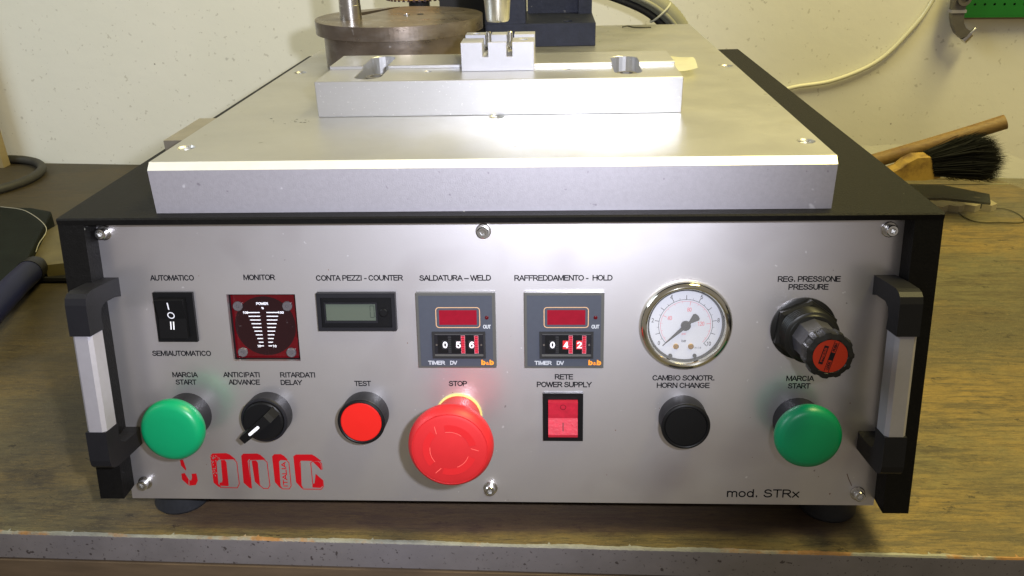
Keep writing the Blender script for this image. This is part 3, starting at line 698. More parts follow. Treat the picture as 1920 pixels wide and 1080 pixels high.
# two timers
def timer(a0, b0, digits, label):
    H = 4.0
    t = pp('timer', pbx(a0, a0 + 47.9, b0, b0 + 47.6, 0, H - .3), M['timerrim'], bevel=0.5, label=label)
    A = lambda x: a0 + x
    B = lambda y: b0 + y
    obj('face_plate', pbx(A(1.5), A(46.0), B(1.2), B(46.0), H - .4, H + .02), M['timer'], t, bevel=0.15)
    h = H + .05
    # rounded frame line around the display
    x0, x1, y0, y1, r = 11.8, 38.4, 26.0, 38.6, 1.8; pts = []
    for cx, cy, s in ((x1 - r, y1 - r, 0), (x0 + r, y1 - r, 1), (x0 + r, y0 + r, 2), (x1 - r, y0 + r, 3)):
        for k in range(5):
            q = pi / 2 * s + pi / 8 * k; pts.append((A(cx + r * cos(q)), B(cy + r * sin(q))))
    pts.append(pts[0]); bm = bmesh.new(); ribbon(bm, pts, 0.5, h); obj('frame_line', bm, M['beige'], t)
    obj('display_window', pbx(A(13.7), A(36.6), B(27.7), B(37.0), H, H + .12), M['reddisp'], t)
    obj('indicator_lamp', lt([(1.15, H), (1.15, H + .35), (0.7, H + .6), (0.05, H + .6)], (A(42.7), 0, B(32.3)), axis='h', n=20), M['redglass'], t, smooth=True)
    text('OUT', A(40.3), A(45.1), B(26.5), 2.4, h, M['greyprint'], t, bold=0.0)
    text('TIMER', A(5.8), A(16.3), B(3.3), 2.6, h, M['greyprint'], t, bold=0.01)
    text('DV', A(19.4), A(23.8), B(3.3), 2.6, h, M['greyprint'], t, bold=0.01)
    bm = text_bm('b', A(38.7), A(41.3), B(3.6), 3.4, h, w=.26)
    for b2 in (text_bm('b', A(43.8), A(46.4), B(3.6), 3.4, h, w=.26), text_bm('&', A(41.6), A(43.6), B(2.9), 1.9, h, w=.2)):
        me = bpy.data.meshes.new('x'); b2.to_mesh(me); b2.free(); bm.from_mesh(me); bpy.data.meshes.remove(me)
    obj('lettering', bm, M['orange'], t)
    bm = bmesh.new()
    for c in ((9.0, 10.3, 6.4, 23.4), (40.3, 41.6, 6.4, 23.4), (10.3, 40.3, 22.2, 23.4), (10.3, 40.3, 6.4, 7.2)): pbox(bm, A(c[0]), A(c[1]), B(c[2]), B(c[3]), H, H + 1.1)
    obj('thumbwheel_frame', bm, M['matblack'], t)
    obj('thumbwheel_window', pbx(A(10.3), A(40.3), B(7.2), B(22.2), H, H + .3), M['greyblack'], t)
    bm = bmesh.new(); ribbon(bm, [(A(10.8), B(8.3)), (A(39.8), B(8.3))], 1.4, H + .35); ribbon(bm, [(A(10.8), B(21.7)), (A(39.8), B(21.7))], 0.45, H + .35)
    obj('window_rim', bm, M['timerrim'], t)
    for k, dgt in enumerate(digits):
        xc = 17.3 + k * 8.15; redw = k > 0
        obj('digit_cell', pbx(A(xc - 5.0), A(xc + 1.2), B(9.6), B(21.0), H + .3, H + .45), M['black'], t)
        pm = bmesh.new(); pbox(pm, A(xc - 2.4), A(xc + 1.15), B(12.4), B(17.8), H + .45, H + .6)
        obj('digit_drum', pm, M['redmark'] if (redw and digits[1] == '4') else M['matblack'], t)
        obj('digit', text_bm(dgt, A(xc - 1.9), A(xc + 1.0), B(15.1), 4.1, H + .68, w=.2), M['white'] if not redw else M['pinkwhite'], t)
        wm = bmesh.new(); n = 8
        for j in range(n):
            b_ = 9.9 + j * 1.36
            pbox(wm, A(xc + 1.45), A(xc + 3.35), B(b_), B(b_ + 1.05), H + .4, H + .6 + 1.0 * sin(pi * (j + .5) / n))
        obj('thumbwheel', wm, M['redlens'] if redw else M['matblack'], t)
        if redw:
            bm = bmesh.new(); ribbon(bm, [(A(xc + 1.3), B(9.6)), (A(xc + 1.3), B(21.0)), (A(xc + 3.5), B(21.0)), (A(xc + 3.5), B(9.6)), (A(xc + 1.3), B(9.6))], 0.2, H + .62)
            obj('wheel_edge', bm, M['pinkedge'], t)
    for xx in (11.6, 39.0):
        obj('rivet', lt([(0.6, H + .3), (0.6, H + .55), (0.05, H + .55)], (A(xx), 0, B(15.0)), axis='h', n=12), M['steel'], t)
    return t
timer(-44.85, 93.9, '056', 'grey timer module set to 0 5 6 under SALDATURA WELD')
timer(20.7, 93.9, '042', 'grey timer module set to 0 4 2 under RAFFREDDAMENTO HOLD')

# pressure gauge
GC = (117.7, 0, 120.4)
g = pp('pressure_gauge', lt([(27.9, 0), (27.9, 2.0), (27.3, 3.8), (26.0, 5.2), (24.6, 5.7), (23.6, 5.2), (22.9, 4.0), (22.6, 1.6)], GC, axis='h', n=96, cap=False), M['chrome'], smooth=True, label='round chrome rimmed pressure gauge with a white dial')
obj('dial', lt([(22.7, 0.6), (22.7, 1.0)], GC, axis='h', n=72), M['dial'], g)
obj('dial_rim', lt([(22.65, 1.0), (22.65, 2.6), (21.9, 2.6), (21.7, 1.05)], GC, axis='h', n=72, cap=False), M['matblack'], g, smooth=True)
HD = 1.08
def arc(r, t0, t1, w, bm, h=HD, n=60):
    pts = [(GC[0] + r * cos(t0 + (t1 - t0) * i / n), GC[2] + r * sin(t0 + (t1 - t0) * i / n)) for i in range(n + 1)]
    strip(pts, w, h, bm)
def tick(r0, r1, deg, w, bm):
    t = radians(deg); strip([(GC[0] + r0 * cos(t), GC[2] + r0 * sin(t)), (GC[0] + r1 * cos(t), GC[2] + r1 * sin(t))], w, HD, bm)
bm = bmesh.new(); arc(16.1, radians(225), radians(-45), 0.28, bm)
for i in range(21):
    d = 225 - i * 13.5; tick(16.1, 18.6 if i % 2 == 0 else 17.2, d, 0.36 if i % 2 == 0 else 0.2, bm)
obj('bar_scale', bm, M['ink'], g)
bm = bmesh.new(); arc(15.0, radians(222), radians(-45), 0.22, bm)
for i in range(15):
    d = 232 - 19 * i
    if d > 226 or d < -46: continue
    tick(12.6 if i % 4 == 0 else 13.9, 15.0, d, 0.3 if i % 4 == 0 else 0.16, bm)
obj('psi_scale', bm, M['pinkink'], g)
def gtxt(s, dx, dy, wd, hh, m, **k): text(s, GC[0] + dx - wd / 2, GC[0] + dx + wd / 2, GC[2] + dy, hh, HD, m, g, **k)
for s, ang, r, wd in (('0', 216, 19.3, 1.3), ('2', 171, 20.0, 1.4), ('4', 117, 19.8, 1.5), ('6', 63, 19.8, 1.4), ('8', 9, 19.8, 1.4), ('10', -39, 18.6, 2.5)):
    gtxt(s, r * cos(radians(ang)), r * sin(radians(ang)), wd, 2.7, M['ink'], w=0.13)
for s, ang, r, wd in (('40', 155, 10.6, 2.7), ('80', 79, 10.0, 2.6), ('120', 6, 9.3, 3.9)):
    gtxt(s, r * cos(radians(ang)), r * sin(radians(ang)), wd, 2.6, M['pinkink'], w=0.13)
gtxt('bar', -0.6, -9.9, 2.8, 1.7, M['ink'], w=0.13); gtxt('psi', -0.8, -5.5, 2.5, 1.7, M['pinkink'], w=0.13); gtxt('kl.1,6', 8.0, -14.4, 3.8, 1.3, M['ink'], w=0.12)
for dx in (-5.3, 3.7):
    obj('dial_screw', lt([(1.75, 1.0), (1.75, 1.7), (1.3, 2.0), (0.6, 2.0), (0.5, 1.6), (0.05, 1.6)], (GC[0] + dx, 0, GC[2] - 13.4), axis='h', n=20), M['brass'], g, smooth=True)
for dx in (-8.5, 6.1):
    obj('stop_pin', lt([(1.15, 1.0), (1.15, 2.6), (0.05, 2.6)], (GC[0] + dx, 0, GC[2] - 19.2), axis='h', n=16), M['matblack'], g)
bm = bmesh.new(); t = radians(222.5); u = Vector((cos(t), sin(t))); v = Vector((-u.y, u.x))
def gp(l, s): return (GC[0] + u.x * l + v.x * s, GC[2] + u.y * l + v.y * s)
prism([gp(18.4, 0.12), gp(5, 1.0), gp(0, 1.3), gp(-3.6, 0.9), gp(-8.0, 2.6), gp(-9.2, 1.9), gp(-9.6, 0), gp(-9.2, -1.9), gp(-8.0, -2.6), gp(-3.6, -0.9), gp(0, -1.3), gp(5, -1.0), gp(18.4, -0.12)], 2.4, 2.8, bm, 'panel')
nd = obj('needle', bm, M['matblack'], g)
obj('needle_hub', lt([(2.9, 1.2), (2.9, 3.1), (2.4, 3.5), (0.5, 3.5), (0.05, 3.8)], GC, axis='h', n=32), M['matblack'], nd, smooth=True) if False else obj('needle_hub', lt([(2.9, 1.2), (2.9, 3.1), (2.4, 3.5), (0.5, 3.5), (0.05, 3.8)], GC, axis='h', n=32), M['black'], g, smooth=True)
obj('gauge_glass', lt([(22.6, 3.9), (22.6, 4.1)], GC, axis='h', n=64), M['lensclear'], g)

# push buttons
def mushroom(a, b, label):
    o = pp('mushroom_button', lt([(9, 15.5), (16.8, 17.4), (19.1, 19.8), (19.7, 22.4), (19.4, 24.6), (18.4, 26.6), (16.8, 27.9), (14.8, 28.4), (9, 28.7), (0.05, 28.8)], axis='h', n=72, cap=False), M['green'], smooth=True, label=label)
    obj('collar', lt([(14.7, 0), (14.7, 14.2), (14.2, 14.8), (8, 16)], axis='h', n=56), M['greyblack'], o, smooth=True)
    o.location = Vector(PW(a, b)) * K
mushroom(-195.4, 60.4, 'left green mushroom start button')
mushroom(188.5, 58.6, 'right green mushroom start button')
def flush(a, b, m, label):
    o = pp('push_button', lt([(14.7, 0), (14.7, 13.6), (14.3, 14.4), (13.4, 14.7), (12.9, 14.2), (12.8, 12.6)], axis='h', n=64, cap=False), M['greyblack'], smooth=True, label=label)
    obj('button_face', lt([(12.75, 12.0), (12.75, 14.2), (12.3, 14.6), (0.05, 14.8)], axis='h', n=56, cap=False), m, o, smooth=True)
    obj('collar_ring', lt([(14.75, 12.9), (14.85, 13.6), (14.4, 14.5), (13.4, 14.85), (12.95, 14.6)], axis='h', n=64, cap=False), M['black'], o, smooth=True)
    o.location = Vector(PW(a, b)) * K
flush(-80.7, 61.8, M['redbtn'], 'red test push button')
flush(118.2, 60.0, M['black'], 'black horn change push button')

# selector switch
sel = pp('selector_switch', lt([(14.8, 0), (14.8, 10.4), (14.2, 11.2), (13.2, 11.4), (12.7, 10.2), (0.05, 9.6)], axis='h', n=64, cap=False), M['greyblack'], smooth=True, label='black rotary selector with a white pointer mark')
sel.location = Vector(PW(-142.9, 61.2)) * K
obj('knob_disc', lt([(12.9, 10.2), (12.7, 12.6), (11.8, 13.2), (0.05, 13.4)], axis='h', n=48, cap=False), M['black'], sel, smooth=True)
th = math.atan2(-20.0, -23.5); cu, su = cos(th), sin(th)
bm = bmesh.new()
sec = [(-12.6, 12.0, 3.0), (-9.5, 17.6, 3.0), (-7.2, 20.2, 3.0), (3.0, 20.6, 2.7), (15.4, 19.2, 2.45), (16.2, 18.6, 2.3)]
low = [(-12.6, 10.6), (-9.5, 10.6), (-7.2, 10.6), (3.0, 10.6), (15.4, 12.2), (16.2, 12.6)]
rows = []
for (l, hh, w), (_, hl) in zip(sec, low):
    ring = []
    for s, h_ in ((-w - .5, hl), (-w, hh), (w, hh), (w + .5, hl)):
        x = l * cu - s * su; z = l * su + s * cu
        ring.append(bm.verts.new((x, -h_, z)))
    rows.append(ring)
for A, B in zip(rows, rows[1:]):
    for k in range(4): bm.faces.new((A[k], A[(k + 1) % 4], B[(k + 1) % 4], B[k]))
bm.faces.new(rows[0]); bm.faces.new(rows[-1])
lev = obj('lever', bm, M['black'], sel, bevel=0.35)
bm = bmesh.new(); pts = []
for k in range(17):
    q = pi / 2 + pi * k / 8 if k < 9 else -pi / 2 + pi * (k - 9) / 8
    cx = 0.6 if k < 9 else 7.6
    l = cx + 1.0 * cos(q) ; s = 1.0 * sin(q)
    pts.append((l * cu - s * su, l * su + s * cu))
flat(pts, 20.75, bm); obj('pointer_mark', bm, M['white'], sel)

# emergency stop
st = pp('emergency_stop', lt([(13.8, 1.4), (13.6, 16), (14.2, 23), (17.0, 29), (21.5, 34), (24.3, 38.0), (25.0, 41.2), (24.6, 44.6), (23.1, 47.6), (21.9, 48.6), (21.5, 48.3), (21.3, 48.7), (19.5, 49.2), (0.05, 49.5)], axis='h', n=96, cap=False), M['red'], smooth=True, label='large red emergency stop mushroom on a yellow collar')
st.location = Vector(PW(-21.6, 60.5)) * K
obj('yellow_collar', lt([(14.9, 0), (14.9, 1.3), (14.3, 1.9), (13.5, 1.9)], axis='h', n=56), M['yellow'], st, smooth=True)
obj('groove_ring', lt([(21.8, 48.75), (21.4, 48.75)], axis='h', n=96, cap=False), M['redmark'], st)
bm = bmesh.new(); bm2 = bmesh.new()
def sector(bm, r0, r1, t0, t1, h):
    n = 10
    for i in range(n):
        a, b = t0 + (t1 - t0) * i / n, t0 + (t1 - t0) * (i + 1) / n
        flat([(r0 * cos(a), r0 * sin(a)), (r1 * cos(a), r1 * sin(a)), (r1 * cos(b), r1 * sin(b)), (r0 * cos(b), r0 * sin(b))], h, bm)
for k in range(3):
    t0 = radians(100 - 120 * k); sector(bm, 11.6, 15.6, t0, t0 - radians(88), 49.45)
    e = t0 - radians(88); l = []
    for j in range(9): l.append((11.3 * cos(t0 - j * radians(6)), 11.3 * sin(t0 - j * radians(6))))
    strip(l, 0.3, 49.52, bm2)
    strip([(12.5 * cos(e - .12), 12.5 * sin(e - .12)), (16.6 * cos(e - .22), 16.6 * sin(e - .22))], 0.35, 49.5, bm2)
obj('turn_arrow', bm, M['redmark'], st); obj('arrow_edges', bm2, M['redlight'], st)

# illuminated power rocker
pw = pp('power_rocker_switch', pbx(31.5, 56.5, 44.4, 76.5, 0, 2.2), M['black'], bevel=0.6, label='red translucent power rocker in a black frame')
cut(pw, pbx(34.6, 53.3, 48.2, 72.4, 0.8, 6))
bm = bmesh.new(); pr = [(0.8, 72.2), (6.0, 72.0), (3.6, 60.5), (6.3, 50.4), (5.6, 48.5), (0.8, 48.4)]
A = [bm.verts.new((34.8, -h, b)) for h, b in pr]; B = [bm.verts.new((53.1, -h, b)) for h, b in pr]
bm.faces.new(A); bm.faces.new(B[::-1])
for i in range(6): bm.faces.new((A[i], A[(i + 1) % 6], B[(i + 1) % 6], B[i]))
obj('rocker', bm, M['redlens'], pw, bevel=0.5)
def on_r2(b): return 3.6 + (b - 60.5) / 11.5 * 2.4 if b > 60.5 else 3.6 + (60.5 - b) / 10.1 * 2.7
bm = bmesh.new()
for i in range(20):
    t, u_ = 2 * pi * i / 20, 2 * pi * (i + 1) / 20
    flat([(44 + r * cos(q), 68.6 + r * sin(q)) for r, q in ((1.9, t), (1.9, u_), (1.5, u_), (1.5, t))], 0, bm)
strip([(44.0, 57.6), (44.0, 53.0)], 0.7, 0, bm)
for v_ in bm.verts: v_.co.y = -(on_r2(v_.co.z) + .1)
obj('rocker_mark', bm, mat('dark_red_ink', (0.12, 0.005, 0.01), 0.5), pw)

# pressure regulator knob
rg = pp('pressure_regulator', lt([(19.4, 0.02), (19.4, 1.6), (18.6, 2.0), (10, 2.0)], axis='h', n=56), M['ribblack'], smooth=True, label='black pressure regulator knob with an orange end disc')
rg.location = Vector(PW(187.8, 118.0)) * K
obj('hex_nut', lt([(19.2, 2.0), (19.2, 6.2), (17.2, 7.6), (12, 7.6)], axis='h', n=6, phase=0.4), M['ribblack'], rg, bevel=0.4)
pr = []
for i in range(5):
    z = 7.4 + i * 2.4; pr += [(15.6, z), (16.1, z + .7), (15.6, z + 1.4), (14.2, z + 1.9)]
pr += [(13.6, 19.6), (12.0, 19.8)]
obj('threaded_neck', lt(pr, axis='h', n=56), M['ribblack'], rg, smooth=True)
obj('knob_shaft', lt([(12.2, 19.4), (12.0, 21), (11.6, 32), (11.9, 39.5), (9, 39.8)], axis='h', n=9, phase=.2, rf=None), M['knob'], rg, bevel=0.5)
obj('knob_grip', lt([(11.8, 38.6), (12.9, 40.2), (13.2, 46.5), (12.7, 49.4), (9.7, 50.0), (9.4, 49.6), (0.05, 49.6)], axis='h', n=90, cap=False, rf=lambda t: 1 + 0.035 * (1 if cos(11 * t) > 0.2 else -0.6)), M['ribblack'], rg, smooth=True)
dsc = obj('end_disc', lt([(9.3, 49.65), (9.3, 49.9)], axis='h', n=48), M['orangered'], rg)
bm = bmesh.new(); q = radians(75)
def dp(l, s): return (l * cos(q) + s * sin(q), l * sin(q) - s * cos(q))
for s0_, s1_, l0, l1 in ((-4.9, -2.5, -5.5, 5.2), ):
    flat([dp(l0, s0_), dp(l1, s0_), dp(l1, s1_), dp(l0, s1_)], 50.0, bm)
flat([dp(-2.1, -.4), dp(2.4, -.4), dp(2.4, 2.0), dp(-2.1, 2.0)], 50.0, bm)
strip([dp(-8.6, -.4), dp(8.8, -.4)], 0.3, 50.0, bm); strip([dp(-8.6, 2.0), dp(8.6, 2.0)], 0.3, 50.0, bm)
obj('disc_print', bm, M['ink'], rg)
def rtext(s, l, sc, w, hh, m):
    b_ = text_bm(s, -w / 2, w / 2, 0, hh, 50.06, bold=0.01, rot=q)
    ox, oz = dp(l, sc)
    for v_ in b_.verts: v_.co.x += ox; v_.co.z += oz
    obj('lettering', b_, m, rg)
rtext('PRESS', -.1, -3.7, 8.4, 1.5, M['orangered']); rtext('LOCK', -5.2, .8, 4.6, 1.5, M['ink']); rtext('PUSH', 5.5, .8, 4.6, 1.5, M['ink'])

# ------------------------------------------------------------------ top plate
Z1 = 219.55
bm = bmesh.new(); prof = [(29.3, ZL + .05), (29.3, Z1 - 4.0), (33.2, Z1), (572, Z1), (572, ZL + .05)]
prism(prof, -196.9, 196.5, bm, 'yz')
for f in bm.faces:
    n = f.normal
bm.normal_update()
for f in bm.faces:
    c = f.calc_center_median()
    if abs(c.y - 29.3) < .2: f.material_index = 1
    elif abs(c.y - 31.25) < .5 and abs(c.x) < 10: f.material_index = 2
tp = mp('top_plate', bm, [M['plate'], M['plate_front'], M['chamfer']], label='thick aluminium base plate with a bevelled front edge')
holes = [(-187.2, 63.5), (187.9, 63.5), (-184.0, 307), (188.3, 308), (-0.4, 133.5)]
cut(tp, *[lt([(4.6, Z1 - 6), (4.6, Z1 - 1), (5.6, Z1 + .1), (5.6, Z1 + 1)], (x, y, 0), n=28) for x, y in holes])
for i, (x, y) in enumerate(holes):
    mp('plate_screw', lt([(4.0, Z1 - 6.2), (4.0, Z1 - 2.6), (3.4, Z1 - 2.0), (1.9, Z1 - 2.0), (1.8, Z1 - 4.5), (0.05, Z1 - 4.5)], (x, y, 0), n=24), M['bright'], smooth=True)
# stain and pits on the plate
bm = bmesh.new()
for cx, cy, rx, ry, n_ in ((60, 560, 30, 8, 5), (130, 300, 46, 40, 24), (110, 480, 50, 40, 10), (-142, 127, 14, 7, 14), (100, 530, 60, 20, 9)):
    for i in range(n_):
        x = random.gauss(cx, rx * .5); y = random.gauss(cy, ry * .6); r = random.uniform(.3, 1.1)
        if abs(x) > 190 or y > 565 or (abs(x) < 126 and 136 < y < 229): continue
        bm.faces.new([bm.verts.new((x + r * 1.6 * cos(t) * random.uniform(.5, 1), y + r * sin(t) * random.uniform(.5, 1), Z1 + .06)) for t in [k * pi / 3 for k in range(6)]])
mp('plate_pits', bm, M['debris'], kind='stuff')

# ------------------------------------------------------------------ clamping jig (fixture plate, nest block)
jig = thing('clamping_jig', 'long aluminium fixture plate with two bolt slots lying across the top plate', 'fixture', (0, 183, Z1))
def jp(name, bm, m, **k): return place_child(obj(name, bm, m, jig, **k), jig)
ZF = 243.8
fp = obj('fixture_plate', bx(-124.0, 125.2, 138.0, 227.0, Z1 + .06, ZF + 2.5), M['jig'])
slotL = [(-90.5 + 9.3 * cos(t) + (0 if t <= pi else 0), (213 if t <= pi else 154.5) + 9.3 * sin(t)) for t in [k * pi / 12 for k in range(25)]]
slotR = [(90.2 + 9.6 * cos(t), (197 if t <= pi else 160) + 9.6 * sin(t)) for t in [k * pi / 12 for k in range(25)]]
cut(fp, bx(-140, 140, 130, 182, ZF, ZF + 10), prism(slotL, ZF - 15, ZF + 9), prism(slotR, ZF - 15, ZF + 9),
    lt([(2.6, ZF - 6), (2.6, ZF + 4)], (-50.5, 170.5, 0), n=20), lt([(2.6, ZF - 6), (2.6, ZF + 4)], (48.3, 170.5, 0), n=20))
edge_bevel(fp, 0.35, 1)
fp.parent = jig; place_child(fp, jig)
for x, y in ((-88.0, 172), (90.2, 170)):
    b_ = lt([(7.6, ZF - 14.9), (7.6, ZF - 3.6), (6.9, ZF - 3.0), (4.6, ZF - 3.0)], (x, y, 0), n=32, cap=False)
    lathe(b_, [(4.6, ZF - 3.0), (4.5, ZF - 12)], (x, y, 0), n=6, cap=False)
    b_.faces.new([b_.verts.new((x + 4.6 * cos(k * pi / 3), y + 4.6 * sin(k * pi / 3), ZF - 14)) for k in range(6)])
    jp('socket_bolt', b_, M['castiron'], smooth=True)
for x in (-50.5, 48.3):
    jp('grub_screw', lt([(2.4, ZF - 5.9), (2.4, ZF - 1.4), (1.2, ZF - 1.4), (1.1, ZF - 3), (0.05, ZF - 3)], (x, 170.5, 0), n=20), M['bright'])
nb = obj('nest_block', bx(-26.0, 25.2, 167.6, 217.5, ZF + .06, ZF + 19.7), M['nest'])
ZN = ZF + 19.7
cut(nb, bx(-10.9, -6.9, 160, 230, ZN - 9.8, ZN + 5), bx(6.0, 10.0, 160, 230, ZN - 9.8, ZN + 5), bx(-40, 40, 188.5, 204.0, ZN - 7.5, ZN + 5), bx(-7.2, 6.2, 170.6, 196, ZN - 6, ZN + 5),
    lt([(3.2, ZN - 5), (3.2, ZN + 3)], (17.5, 178.5, 0), n=24), lt([(3.2, ZN - 5), (3.2, ZN + 3)], (-18.5, 211, 0), n=24))
edge_bevel(nb, 0.25, 1)
nb.parent = jig; place_child(nb, jig)
for x in (-8.4, 7.3):
    jp('locating_pin', lt([(2.0, ZN - 9.7), (2.0, ZN + 2.4), (1.5, ZN + 3.1), (0.05, ZN + 3.1)], (x, 198.5, 0), n=24), M['steel'], smooth=True)

# ------------------------------------------------------------------ welding horn above the nest
hz = 274.4
horn = obj('welding_horn', lt([(7.6, hz), (8.4, hz + 1.4), (10.6, hz + 30), (17, hz + 60), (19, hz + 66), (19, hz + 150)], (-1.0, 193, 0), n=56), M['horn'], smooth=True)
tag(horn, 'tapered silver welding horn pointing down just above the slotted nest block', 'horn')

# ------------------------------------------------------------------ press stand behind
ps = thing('press_stand', 'blue-black cast press stand standing on the plate behind the nest block', 'press stand', (27, 470, Z1))
def sp_(name, bm, m, **k): return place_child(obj(name, bm, m, ps, **k), ps)
foot = obj('stand_foot', bx(-28.4, 81.5, 426.2, 530, Z1 + .06, 242.0), M['casting'])
cut(foot, lt([(5.2, 236), (5.2, 250)], (54, 441, 0), n=28))
edge_bevel(foot, 0.7, 2); foot.parent = ps; place_child(foot, ps)
sp_('front_web', bx(-28.4, 12.0, 426.6, 470, 242.0, 420), M['casting'], bevel=2.0)
sp_('side_web', bx(66.5, 80.8, 498, 529, 242.05, 420), M['casting'], bevel=2.0)
sp_('back_web', bx(12.1, 66.4, 508, 529, 242.05, 420), M['casting'])
sp_('foot_bolt', lt([(4.9, 237), (4.9, 240.2), (2.4, 240.2), (2.3, 238), (0.05, 238)], (54, 441, 0), n=24), M['castiron'], smooth=True)
sp_('column', bx(-76, -28.6, 452, 530, Z1 + .1, 420), M['matblack'], bevel=3.0)
sp_('column_base_plate', bx(-84, -28.7, 448, 451.8, Z1 + .1, 236), M['matblack'])

# ------------------------------------------------------------------ browned drum with flange and rod
dr = thing('flanged_drum', 'brown steel drum with an overhanging round flange, left of the press stand', 'drum', (-101, 357, Z1))
def dp_(name, bm, m, **k): return place_child(obj(name, bm, m, dr, **k), dr)
dp_('drum_body', lt([(68.5, Z1 + .06), (69.3, Z1 + 1), (69.3, 247.4), (66, 247.8)], (-101, 357, 0), n=96), M['drum'], smooth=True)
# flange outline with its back-left segment cut off along a chord
R_ = 75.9; pts = []
pa, pb = Vector((-162, 404)), Vector((-111.4, 445.2)); pc_ = Vector((-135.1, 355.9))
for k in range(120):
    t = 2 * pi * k / 120; x, y = -101 + R_ * cos(t), 357 + R_ * sin(t)
    if radians(99) < t < radians(141): continue
    pts.append((x, y, t))
out = []
for (x, y, t), (x2, y2, t2) in zip(pts, pts[1:] + pts[:1]):
    out.append((x, y))
    if t < radians(99) <= t2 or (t < radians(99) and t2 >= radians(140)):
        out.append((-111.4, 432 - 2)); out.append((-136.5, 366.0)); out.append((-150, 380.0))
dp_('flange', prism(out, 248.2, 259.8), M['drum'], bevel=0.8)
dp_('rod', lt([(9.6, 259.9), (9.6, 272), (9.4, 272.2), (9.4, 420)], (-141.4, 338.5, 0), n=48), M['steel'], smooth=True)
dp_('flange_screw', lt([(3.0, 259.9), (3.0, 261.0), (1.4, 261.0), (1.3, 260.2), (0.05, 260.2)], (-95, 362, 0), n=20), M['bright'], smooth=True)
dp_('flange_screw', lt([(3.0, 259.9), (3.0, 260.3), (0.05, 260.3)], (-83, 366, 0), n=20), M['debris'])

# amber toothed ring behind the drum
tr = thing('toothed_ring', 'amber ring with a row of dark teeth, behind the round flange', 'ring', (-113, 545, 252))
bm = lt([(36, 255.5), (37.5, 256.2), (37.5, 300), (30, 300), (30, 255.5)], (-113, 560, 0), n=72, cap=False)
place_child(obj('ring_body', bm, M['amber'], tr, smooth=True), tr)
bm = bmesh.new()
for k in range(40):
    t = 2 * pi * k / 40; c_, s_ = cos(t), sin(t)
    for dt in (0,):
        w_ = 0.055
        p = [(-113 + 38.0 * cos(t - w_), 560 + 38.0 * sin(t - w_), 254.4), (-113 + 38.0 * cos(t + w_), 560 + 38.0 * sin(t + w_), 254.4), (-113 + 38.0 * c_, 560 + 38.0 * s_, 257.6), (-113 + 35.5 * c_, 560 + 35.5 * s_, 254.4)]
        vv = [bm.verts.new(q_) for q_ in p]
        for f in ((0, 1, 2), (0, 3, 1), (0, 2, 3), (1, 3, 2)): bm.faces.new([vv[i] for i in f])
place_child(obj('teeth', bm, M['toothdark'], tr), tr)
place_child(obj('ring_stem', lt([(12, Z1 + .1), (12, 300)], (-113, 560, 0), n=24), M['matblack'], tr), tr)
place_child(obj('ring_cap', lt([(30, 298), (30, 300)], (-113, 560, 0), n=40), M['amber'], tr), tr)

# steel block on the lid, left
sb = obj('steel_block', bx(-21, 21, -34, 34, 0, 10), M['block'], bevel=0.5)
sb.location = Vector((-225.6, 191.0, ZL + .1)) * K
tag(sb, 'flat brown steel block lying on the black lid left of the silver plate', 'steel block')

# paper tag at the right end of the fixture plate
bm = bmesh.new(); A_ = Vector((143.5, 362, Z1 + .6)); B_ = Vector((165.5, 350, Z1 + .6)); C_ = Vector((156.5, 266, Z1 + 6.5)); D_ = Vector((138.8, 252, Z1 + 6.5))
rows = []
for i in range(13):
    t = i / 12; row = []
    for j in range(7):
        s = j / 6; p = (A_ * (1 - s) + B_ * s) * (1 - t) + (D_ * (1 - s) + C_ * s) * t
        p.z += 1.6 * sin(pi * t) * (0.5 + s) - 0.8 * sin(pi * s); row.append(bm.verts.new(p))
    rows.append(row)
for a_, b_ in zip(rows, rows[1:]):
    for j in range(6): bm.faces.new((a_[j], a_[j + 1], b_[j + 1], b_[j]))
bmesh.ops.solidify(bm, geom=bm.faces[:], thickness=0.25)
pt_ = obj('paper_tag', bm, M['paper'], smooth=True)
tag(pt_, 'curled yellowed paper tag behind the right end of the fixture plate', 'paper tag')

# swarf on the plate near its back edge
bm = tube(spline([(118, 548, Z1 + 1.2), (124, 551, Z1 + 1.8), (130, 547, Z1 + 1.0), (140, 545, Z1 + .8), (150, 546, Z1 + .6)], 4), .8, 6, rr=None)
sw_ = obj('metal_shaving', bm, M['debris']); tag(sw_, 'dark curled shaving lying on the back right of the silver plate', 'shaving')

# ------------------------------------------------------------------ on the wall
def wy(x, off): return 804 - 0.0843 * x - off
hp = [(300, 640, 60), (340, wy(340, 14), 88), (377, wy(377, 6), 104), (433, wy(433, 6), 114.5), (487, wy(487, 6), 140), (522, wy(522, 6), 179), (545, wy(545, 6), 220), (562, wy(562, 6), 290), (566, wy(566, 6), 420)]
hose = obj('air_hose', tube(spline(hp, 10), 2.9, 14), M['tube'], smooth=True)
tag(hose, 'thin translucent hose curving up the wall from behind the machine', 'hose')

